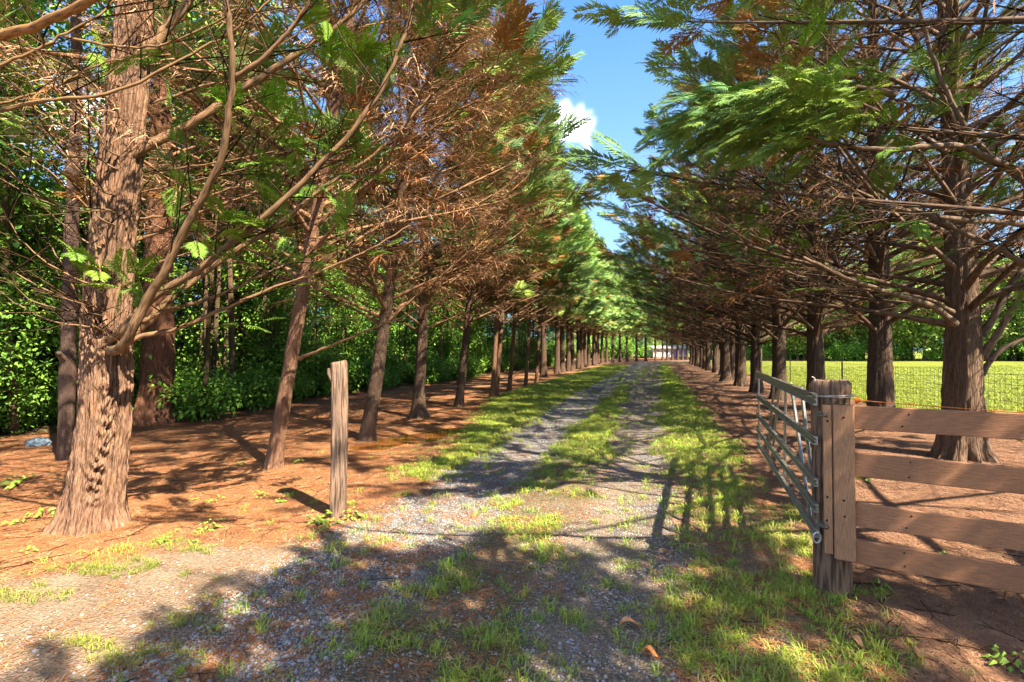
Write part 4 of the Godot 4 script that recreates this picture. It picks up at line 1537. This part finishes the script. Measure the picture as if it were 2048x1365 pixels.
	for y in [0.46, 1.12]:
		var a := Acc.new()
		a.tube(PackedVector3Array([Vector3(0, y, 0) + go * 0.03 - away * 0.02, Vector3(0, y, 0), Vector3(0, y, 0) - go * 0.06 - away * 0.03]), PackedFloat32Array([0.014, 0.014, 0.012]), 8, Color(0.3, 0.3, 0.3))
		part("hinge", a.mesh(), mats.galvanised, g)


func build_wire_fence() -> void:
	var f := thing("wire_fence", "rusty woven wire fence on thin posts between the field-side cypresses and the lawn", "fence", on_ground(6.1, -6.0))
	var o := f.position
	var wires := Acc.new()
	var rust := Color(0.075, 0.06, 0.05)
	var z := 1.0
	var k := 0
	while z > -74.0:
		var p := on_ground(6.1 + bend(-z), z) - o
		var wood := k % 3 == 1
		var a := Acc.new()
		if wood:
			a.tube(PackedVector3Array([p - Vector3(0, 0.1, 0), p + Vector3(0, 0.7, 0), p + Vector3(0.01, 1.62, 0), p + Vector3(0.01, 1.64, 0)]), PackedFloat32Array([0.06, 0.057, 0.052, 0.03]), 10, Color(0.22, 0.15, 0.10))
		else:
			extrude(a, PackedVector2Array([Vector2(-0.02, 0), Vector2(-0.003, -0.003), Vector2(-0.003, -0.03), Vector2(0.003, -0.03), Vector2(0.003, -0.003), Vector2(0.02, 0), Vector2(0.02, 0.005), Vector2(-0.02, 0.005)]), p - Vector3(0, 0.1, 0), p + Vector3(0, 1.35, 0), Vector3.RIGHT, Color(0.1, 0.11, 0.09))
		part("post", a.mesh(), mats.old_wood if wood else mats.plain, f)
		k += 1
		z -= 3.4
	var rows := [0.06, 0.2, 0.34, 0.48, 0.62, 0.78, 0.94, 1.12]
	for y: float in rows:
		var pts := PackedVector3Array()
		var rad := PackedFloat32Array()
		z = 1.0
		while z > -74.0:
			var sag := 0.03 * sin(fposmod(z, 3.4) / 3.4 * PI) * (0.4 + y) + noise_a.get_noise_2d(z * 2.0, y * 9.0) * 0.03
			pts.append(on_ground(6.07 + bend(-z) + noise_a.get_noise_2d(z, y * 5.0 + 30.0) * 0.05, z) - o + Vector3(0, y - sag, 0)); rad.append(0.0036)
			z -= 0.56
		wires.tube(pts, rad, 4, rust)
	z = 1.0
	while z > -62.0:
		var sway := noise_b.get_noise_2d(z, 3.0) * 0.05
		var p := on_ground(6.07 + bend(-z), z) - o
		wires.tube(PackedVector3Array([p + Vector3(0, 0.05, 0), p + Vector3(0.01, 0.55, sway), p + Vector3(0.02, 1.1, sway * 0.4)]), PackedFloat32Array([0.0034, 0.0034, 0.0034]), 3, rust)
		z -= 0.16
	part("woven_wire", wires.mesh(), mats.wire, f).set_meta("kind", "stuff")


func build_old_post() -> void:
	var p := spot(675, 1036)
	var o := thing("split_post", "weathered split timber post standing alone by the gravel", "post", p)
	o.rotation.y = deg_to_rad(28.0)
	var a := Acc.new()
	var n := make_noise(61, 1.0, 4)
	var rings := 110
	var sides := 72
	var grain := make_noise(63, 1.0, 3)
	grain.fractal_type = FastNoiseLite.FRACTAL_RIDGED
	for i in rings + 1:
		var h := lerpf(-0.12, 1.395, float(i) / rings)
		var shift := Vector3(0.012 * sin(h * 2.0), 0, 0)
		for j in sides + 1:
			var ang := TAU * (j % sides) / sides
			var c := cos(ang)
			var s := sin(ang)
			var sq := 0.064 / pow(pow(absf(c), 6.0) + pow(absf(s), 6.0), 1.0 / 6.0)
			var groove := grain.get_noise_3d(c * 4.5, s * 4.5, h * 0.45)
			var rr := sq + n.get_noise_3d(c * 1.6, s * 1.6, h * 1.1) * 0.006 + groove * 0.009
			var rot := exp(-pow((ang - 4.1) / 0.5, 2.0)) * maxf(0.0, n.get_noise_3d(h * 3.0, 4.0, 2.0) + 0.1) * 0.035
			rr -= rot
			rr -= 0.012 * smoothstep(1.375, 1.395, h)
			a.v.append(Vector3(c * rr, h + (0.012 * c if i == rings else 0.0), s * rr) + shift)
			a.c.append(Color(0.235, 0.16, 0.115))
			a.uv.append(Vector2(float(j) / sides, h))
	var wd := sides + 1
	a.n.resize(a.v.size())
	for i in rings + 1:
		for j in wd:
			var l := a.v[i * wd + (j - 1 if j > 0 else sides - 1)]
			var q := a.v[i * wd + (j + 1 if j < sides else 1)]
			a.n[i * wd + j] = (a.v[mini(i + 1, rings) * wd + j] - a.v[maxi(i - 1, 0) * wd + j]).cross(q - l).normalized()
			if i < rings and j < sides:
				var k := i * wd + j
				a.idx.append_array(PackedInt32Array([k, k + 1, k + wd, k + 1, k + wd + 1, k + wd]))
	var cc := a.v.size()
	a.v.append(Vector3(0.01, 1.395, 0)); a.n.append(Vector3.UP); a.c.append(Color(0.4, 0.28, 0.19)); a.uv.append(Vector2(0.2, 0.2))
	for j in sides:
		a.v.append(a.v[rings * wd + j]); a.n.append(Vector3.UP); a.c.append(Color(0.4, 0.28, 0.19)); a.uv.append(Vector2(0.2 + 0.05 * cos(j), 0.2))
		a.idx.append_array(PackedInt32Array([cc, cc + 1 + j, cc + 1 + (j + 1) % sides]))
	part("timber", a.mesh(), mats.old_wood, o)
	a = Acc.new()
	a.tube(PackedVector3Array([Vector3(-0.05, 1.22, 0.03), Vector3(-0.078, 1.29, 0.035), Vector3(-0.082, 1.335, 0.035)]), PackedFloat32Array([0.018, 0.02, 0.012]), 9, Color(0.32, 0.22, 0.15))
	part("knot", a.mesh(), mats.old_wood, o)


# ------------------------------------------------------------------ small things
func weed_mesh(r: RandomNumberGenerator, leaves: int, size: float) -> ArrayMesh:
	var a := Acc.new()
	for i in leaves:
		var az := r.randf() * TAU
		var e := r.randf_range(0.2, 1.2)
		var d := Vector3(cos(az) * cos(e), sin(e), sin(az) * cos(e))
		var stem := d * size * r.randf_range(0.4, 1.0)
		var flat := Vector3(cos(az), 0.1, sin(az)).normalized()
		var s := flat.cross(Vector3.UP).normalized()
		var l := size * r.randf_range(0.4, 0.75)
		var c := Color(0.19, 0.27, 0.035).lerp(Color(0.11, 0.2, 0.03), r.randf())
		a.spike(Vector3.ZERO, stem, 0.002, c)
		var mid := stem + flat * l * 0.45 + Vector3(0, 0.012, 0)
		var tip := stem + flat * l - Vector3(0, l * 0.25, 0)
		a.tri(stem, mid + s * l * 0.27 - Vector3(0, 0.01, 0), mid, c); a.tri(mid, mid + s * l * 0.27 - Vector3(0, 0.01, 0), tip, c)
		a.tri(stem, mid, mid - s * l * 0.27 - Vector3(0, 0.01, 0), c); a.tri(mid, tip, mid - s * l * 0.27 - Vector3(0, 0.01, 0), c)
	return a.mesh()


func build_small_things() -> void:
	var r := RandomNumberGenerator.new()
	r.seed = 808
	var kinds := []
	for v in 4:
		kinds.append(weed_mesh(r, 9 + v * 4, 0.07 + v * 0.012))
	# seedlings in the needle litter
	for s in [[432, 1004, 1.2], [517, 997, 0.8], [560, 1008, 0.7], [445, 1043, 0.6], [413, 1062, 0.8], [385, 1090, 0.6], [316, 1085, 0.6], [55, 1106, 1.0], [160, 1106, 0.6], [505, 1066, 0.5], [600, 928, 0.8], [330, 1085, 0.5], [640, 1048, 1.0], [662, 1055, 0.9], [700, 1040, 0.9], [120, 1050, 1.3], [85, 1035, 1.8], [35, 975, 1.6], [48, 1048, 1.5], [640, 905, 0.8], [2020, 1330, 0.95], [1905, 1120, 1.2], [1722, 960, 1.4], [1760, 1175, 1.0], [388, 1000, 0.5], [480, 930, 0.7]]:
		var o := MeshInstance3D.new()
		o.name = numbered("seedling")
		o.mesh = kinds[r.randi() % 4]
		o.material_override = mats.leaf
		add_child(o, true)
		o.position = spot(s[0], s[1])
		o.rotation.y = r.randf() * TAU
		o.scale = Vector3.ONE * s[2]
		tag(o, "yellow-green seedling sprouting from the ground litter", "seedling", "seedlings in the ground litter")
	# ground plants at the wood's edge near the bag
	# a crumpled plastic bag
	var bag := Acc.new()
	var n := make_noise(90, 1.0, 4)
	n.fractal_type = FastNoiseLite.FRACTAL_RIDGED
	var rings := 26
	var sides := 44
	for i in rings + 1:
		var e := PI * (float(i) / rings - 0.5)
		for j in sides + 1:
			var t := TAU * (j % sides) / sides
			var d := Vector3(cos(e) * cos(t), sin(e), cos(e) * sin(t))
			var k := 1.0 + n.get_noise_3dv(d * 1.7) * 0.42
			bag.v.append(Vector3(d.x * 0.16 * k, maxf(d.y, -0.35) * 0.085 * k + 0.025, d.z * 0.085 * k))
			bag.c.append(Color(0.12, 0.165, 0.215))  # pale plastic coloured dark, the shade it lies in is painted here
	var w := sides + 1
	bag.n.resize(bag.v.size())
	for i in rings + 1:
		for j in w:
			var l := bag.v[i * w + (j - 1 if j > 0 else sides - 1)]
			var q := bag.v[i * w + (j + 1 if j < sides else 1)]
			var nn := (bag.v[mini(i + 1, rings) * w + j] - bag.v[maxi(i - 1, 0) * w + j]).cross(q - l)
			bag.n[i * w + j] = nn.normalized() if nn.length() > 1e-9 else Vector3(0, signf(i - rings / 2.0), 0)
			if i < rings and j < sides:
				var k := i * w + j
				bag.idx.append_array(PackedInt32Array([k, k + 1, k + w, k + 1, k + w + 1, k + w]))
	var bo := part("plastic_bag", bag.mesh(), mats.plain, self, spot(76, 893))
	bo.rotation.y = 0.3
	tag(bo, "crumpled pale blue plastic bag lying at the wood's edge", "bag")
	# fallen leaves on the gravel
	var k2 := 0
	for s in [[1262, 1250, 0.085, "large dry tan leaf on the gravel wheel track"], [1302, 1310, 0.06, "small orange dry leaf on the gravel near the grass"], [1715, 1298, 0.06, "dry reddish leaf in the grass before the fence"], [1840, 1320, 0.05, "thin dry straw leaf in the grass before the fence"]]:
		var a := Acc.new()
		var rows := 8
		var pts := []
		for i in rows + 1:
			var t := float(i) / rows
			var wd: float = s[2] * 0.32 * sin(PI * pow(t, 0.8)) + 0.002
			var y: float = 0.012 + 0.02 * sin(t * 5.0) + 0.014 * t
			pts.append([Vector3((t - 0.5) * s[2] * 1.5, y + 0.012, -wd), Vector3((t - 0.5) * s[2] * 1.5, y, 0), Vector3((t - 0.5) * s[2] * 1.5, y + 0.016, wd)])
		var c := Color(0.48, 0.25, 0.12) if k2 != 1 else Color(0.5, 0.2, 0.06)
		for i in rows:
			a.quad(pts[i][0], pts[i + 1][0], pts[i + 1][1], pts[i][1], c)
			a.quad(pts[i][1], pts[i + 1][1], pts[i + 1][2], pts[i][2], c)
		var lo := part("dry_leaf" if k2 == 0 else "dry_leaf_%03d" % k2, a.mesh(), mats.dry, self, spot(s[0], s[1]) + Vector3(0, 0.006, 0))
		lo.rotation.y = 0.3 - k2 * 0.7
		tag(lo, s[3], "leaf")
		k2 += 1


# ------------------------------------------------------------------ gravel, needles and grass
func tuft(r: RandomNumberGenerator, blades: int, length: float, width: float, splay: float, spread: float) -> ArrayMesh:
	var a := Acc.new()
	for i in blades:
		var az := r.randf() * TAU
		var root := Vector3(r.randfn(0, spread), 0, r.randfn(0, spread))
		var d := Vector3(cos(az), 0, sin(az))
		var s := Vector3(-sin(az), 0, cos(az)) * width * r.randf_range(0.6, 1.2) * 0.5
		var l := length * r.randf_range(0.55, 1.25)
		var sp := splay * r.randf_range(0.5, 1.4)
		var p1 := root + (Vector3.UP * cos(sp * 0.5) + d * sin(sp * 0.5)) * l * 0.45
		var p2 := p1 + (Vector3.UP * cos(sp * 1.4) + d * sin(sp * 1.4)) * l * 0.35
		var p3 := p2 + (Vector3.UP * cos(sp * 2.2) + d * sin(sp * 2.2)) * l * 0.3
		var k := r.randf_range(0.8, 1.2)
		var c := Color(k, k, k)
		if r.randf() < 0.12:
			c = Color(2.2, 1.25, 1.6)
		a.quad(root - s, root + s, p1 + s, p1 - s, c)
		a.quad(p1 - s, p1 + s, p2 + s * 0.8, p2 - s * 0.8, c)
		a.tri(p2 - s * 0.8, p2 + s * 0.8, p3, c)
	return a.mesh()


func pebble(r: RandomNumberGenerator, s: int) -> ArrayMesh:
	var a := Acc.new()
	var n := make_noise(s, 1.1, 2)
	var dirs := [Vector3.UP, Vector3.DOWN, Vector3.LEFT, Vector3.RIGHT, Vector3.FORWARD, Vector3.BACK]
	var faces := [[0, 2, 4], [0, 4, 3], [0, 3, 5], [0, 5, 2], [1, 4, 2], [1, 3, 4], [1, 5, 3], [1, 2, 5]]
	var sq := Vector3(r.randf_range(0.8, 1.25), r.randf_range(0.5, 0.75), r.randf_range(0.7, 1.0))
	var f := func(d: Vector3) -> Vector3: return d.normalized() * sq * (1.0 + n.get_noise_3dv(d.normalized() * 1.3) * 0.55)
	for t in faces:
		var p: Vector3 = dirs[t[0]]
		var q: Vector3 = dirs[t[1]]
		var w: Vector3 = dirs[t[2]]
		var pq := (p + q) / 2.0
		var qw := (q + w) / 2.0
		var wp := (w + p) / 2.0
		for tr in [[p, pq, wp], [pq, q, qw], [wp, qw, w], [pq, qw, wp]]:
			a.tri(f.call(tr[0]), f.call(tr[1]), f.call(tr[2]), Color.WHITE)
	# outward normals
	for i in a.v.size():
		if a.n[i].dot(a.v[i]) < 0.0:
			a.n[i] = -a.n[i]
		a.n[i] = a.n[i].lerp(a.v[i].normalized(), 0.45).normalized()
	return a.mesh()


func stuff(called: String, label: String, mesh: Mesh, mat: Material, xf: Array, cols: PackedColorArray) -> void:
	var o := copies(called, mesh, mat, self, xf, cols)
	o.set_meta("kind", "stuff")
	o.set_meta("label", label)


func place(x: float, z: float, turn: float, size: Vector3, tilt := 0.0, lift := 0.0) -> Transform3D:
	var b := Basis(Vector3.UP, turn)
	if tilt != 0.0:
		b = b * Basis(Vector3.RIGHT, tilt)
	return Transform3D(b.scaled_local(size), Vector3(x, hgt(x, z) + lift, z))


func build_scatter() -> void:
	var r := RandomNumberGenerator.new()
	r.seed = 4242
	# gravel
	var stones := []
	for v in 4:
		stones.append([pebble(r, 900 + v), [], PackedColorArray()])
	for i in 190000:
		var zd := 1.0 * exp(r.randf() * 3.3)
		var x := r.randf_range(-3.4, 0.55)
		var c := cover_at(x, -zd)
		var want: float = c.gravel * 0.95 + c.dirt * 0.1 + c.soil * 0.05 + c.sand * 0.04 + c.mid * 0.12 + c.right * 0.08
		want *= clampf(0.75 + c.m * 1.3, 0.15, 1.0)
		if r.randf() > want:
			continue
		var s := (0.0038 + 0.006 * pow(r.randf(), 2.4)) * lerpf(1.0, 2.0, smoothstep(4.0, 22.0, zd))
		if zd < 2.6 and r.randf() < 0.3:
			s *= 1.5
		var g := r.randf_range(0.17, 0.31)
		var tint := Color(g * 0.97, g * 0.985, g * 1.03)
		if r.randf() < 0.16:
			tint = Color(g * 1.12, g * 0.97, g * 0.8)
		var k: Array = stones[i % 4]
		k[1].append(place(x, -zd, r.randf() * TAU, Vector3(s, s, s), r.randf_range(-0.4, 0.4), s * 0.25))
		k[2].append(tint)
	for v in 4:
		stuff(numbered("gravel"), "loose grey gravel of the wheel tracks", stones[v][0], mats.stone, stones[v][1], stones[v][2])
	# needle litter: short rusty sprays lying flat
	var bits := []
	for v in 3:
		var a := Acc.new()
		for q in 9:
			var p := Vector3(r.randfn(0, 0.035), r.randf_range(0.001, 0.009), r.randfn(0, 0.035))
			var t := r.randf() * TAU
			var d := Vector3(cos(t), r.randf_range(-0.08, 0.16), sin(t)) * r.randf_range(0.02, 0.055)
			var s := Vector3(-sin(t), 0, cos(t)) * r.randf_range(0.0011, 0.0022)
			var bend_ := Vector3(-sin(t), 0.1, cos(t)) * r.randf_range(-0.012, 0.012)
			var k := r.randf_range(0.45, 1.4)
			var c := Color(k, k, k)
			a.quad(p - s, p + s, p + d * 0.5 + bend_ + s, p + d * 0.5 + bend_ - s, c)
			a.tri(p + d * 0.5 + bend_ - s, p + d * 0.5 + bend_ + s, p + d, c)
		bits.append([a.mesh(), [], PackedColorArray()])
	for i in 230000:
		var zd := 1.3 * exp(pow(r.randf(), 1.2) * 2.7)
		var x := r.randf_range(-1.9 * zd - 1.0, 0.6 * zd + 1.5)
		if x < -11.0 or x > 6.0:
			continue
		var c := cover_at(x, -zd)
		var open: float = 1.0 - clampf(c.gravel * 0.93 + c.dirt * 0.95 + c.mid * 0.93 + c.right * 0.8 + c.left * 0.9 + c.field + c.sand * 0.985, 0.0, 1.0)
		var drift: float = smoothstep(0.3, 0.5, c.k + c.m * 0.4) * 0.4 * (c.gravel * 0.4 + c.mid + c.right)
		if r.randf() > open + drift:
			continue
		if puddle(x, -zd) > 0.35:
			continue
		var s := r.randf_range(0.7, 1.3) * lerpf(1.0, 2.6, smoothstep(4.0, 18.0, zd))
		var col := Color(0.44, 0.19, 0.075).lerp(Color(0.25, 0.11, 0.055), r.randf())
		if r.randf() < 0.14:
			col = Color(0.45, 0.29, 0.16)
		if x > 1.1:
			col = col.lerp(Color(0.22, 0.14, 0.1), 0.6)  # field-side needles get the same painted shade tone
		var k: Array = bits[i % 3]
		k[1].append(place(x, -zd, r.randf() * TAU, Vector3(s, s, s)))
		k[2].append(col)
	for v in 3:
		stuff(numbered("needle_litter"), "rusty fallen cypress needles covering the ground", bits[v][0], mats.dry, bits[v][1], bits[v][2])
	# short twigs on the ground
	var st := Acc.new()
	st.twig(Vector3(-0.5, 0, 0), Vector3(0, 0.03, 0.06), Vector3(0.5, 0.01, -0.03), 0.007, Color.WHITE)
	st.twig(Vector3(0, 0.02, 0.05), Vector3(0.15, 0.04, 0.15), Vector3(0.28, 0.02, 0.24), 0.006, Color.WHITE)
	var sx := []
	var sc := PackedColorArray()
	for i in 2600:
		var zd := 1.6 * exp(r.randf() * 2.6)
		var x := r.randf_range(-1.9 * zd - 1.0, 0.6 * zd + 1.5)
		if x < -12.0 or x > 5.9 or (x > -3.0 and x < 1.2 and r.randf() < 0.9):
			continue
		if cover_at(x, -zd).sand > 0.5:
			continue
		var s := r.randf_range(0.08, 0.42) * (1.3 if x > 1.1 else 1.0)
		sx.append(place(x, -zd, r.randf() * TAU, Vector3(s, s, s), 0.0, 0.006))
		var k := r.randf_range(0.6, 1.3)
		sc.append(Color(0.32 * k, 0.2 * k, 0.13 * k))
	stuff("ground_twigs", "short dead twigs strewn over the needle litter", st.mesh(), mats.twig, sx, sc)
	# grass
	var coarse := []
	for v in 3:
		coarse.append([tuft(r, 20, 0.095, 0.0046, 0.75, 0.026), [], PackedColorArray()])
	var lawn := []
	for v in 3:
		lawn.append([tuft(r, 30, 0.075, 0.0042, 0.5, 0.045), [], PackedColorArray()])
	for i in 62000:
		var zd := 1.0 * exp(r.randf() * 4.0)
		var x := r.randf_range(-6.0, 1.9)
		if zd > 4.0 and x < -6.0:
			continue
		var c := cover_at(x, -zd)
		var near := 1.0 - smoothstep(5.0, 9.0, zd)
		var patch: float = clampf(0.35 + c.k * 1.5 + c.n * 0.6, 0.0, 1.0)
		var want: float = (c.mid * lerpf(0.85, patch * 0.5, near) + c.right * lerpf(0.9, 0.14 + patch * 0.6, near) + c.left * 0.95)
		want *= 1.0 - 0.75 * smoothstep(14.0, 30.0, zd) * c.mid
		var extra: float = c.gravel * 0.035 + c.soil * 0.11 * patch + c.dirt * 0.06
		extra += c.sand * 0.6 * smoothstep(0.05, 0.3, noise_a.get_noise_2d(x * 0.9 - 3.0, zd * 2.4))
		if r.randf() > want + extra:
			continue
		var s := r.randf_range(0.55, 1.15)
		var col := Color(0.17, 0.29, 0.04).lerp(Color(0.3, 0.35, 0.045), r.randf())
		if r.randf() < 0.16:
			col = Color(0.27, 0.25, 0.075)
		if c.sand > 0.4:
			col = Color(0.21, 0.22, 0.04).lerp(Color(0.15, 0.2, 0.035), r.randf())
			s *= 0.75
		if zd < 7.0 and (c.left < 0.4):
			s *= 0.85
			var k: Array = coarse[i % 3]
			k[1].append(place(x, -zd, r.randf() * TAU, Vector3(s, s * r.randf_range(0.5, 1.0), s)))
			k[2].append(col)
		else:
			var s2 := s * lerpf(0.95, 2.4, smoothstep(6.0, 40.0, zd))
			var k: Array = lawn[i % 3]
			k[1].append(place(x, -zd, r.randf() * TAU, Vector3(s2, minf(s2, 1.3) * 0.75, s2)))
			k[2].append(col)
	for i in 30000:     # the field beyond the wire fence
		var zd := 4.0 * exp(r.randf() * 2.6)
		var x := 5.9 + pow(r.randf(), 1.6) * 34.0
		if x > 0.62 * zd + 4.0:
			continue
		var s := r.randf_range(0.9, 1.5) * lerpf(1.3, 3.4, smoothstep(6.0, 40.0, x + zd * 0.4))
		var k: Array = lawn[i % 3]
		k[1].append(place(x, -zd, r.randf() * TAU, Vector3(s, minf(s, 1.4) * 0.8, s)))
		k[2].append(Color(0.24, 0.285, 0.035).lerp(Color(0.15, 0.2, 0.03), r.randf()))
	for v in 3:
		stuff(numbered("coarse_grass"), "coarse grass tufts growing along the drive", coarse[v][0], mats.blade, coarse[v][1], coarse[v][2])
		stuff(numbered("short_grass"), "short mown grass of the verges and the field", lawn[v][0], mats.blade, lawn[v][1], lawn[v][2])
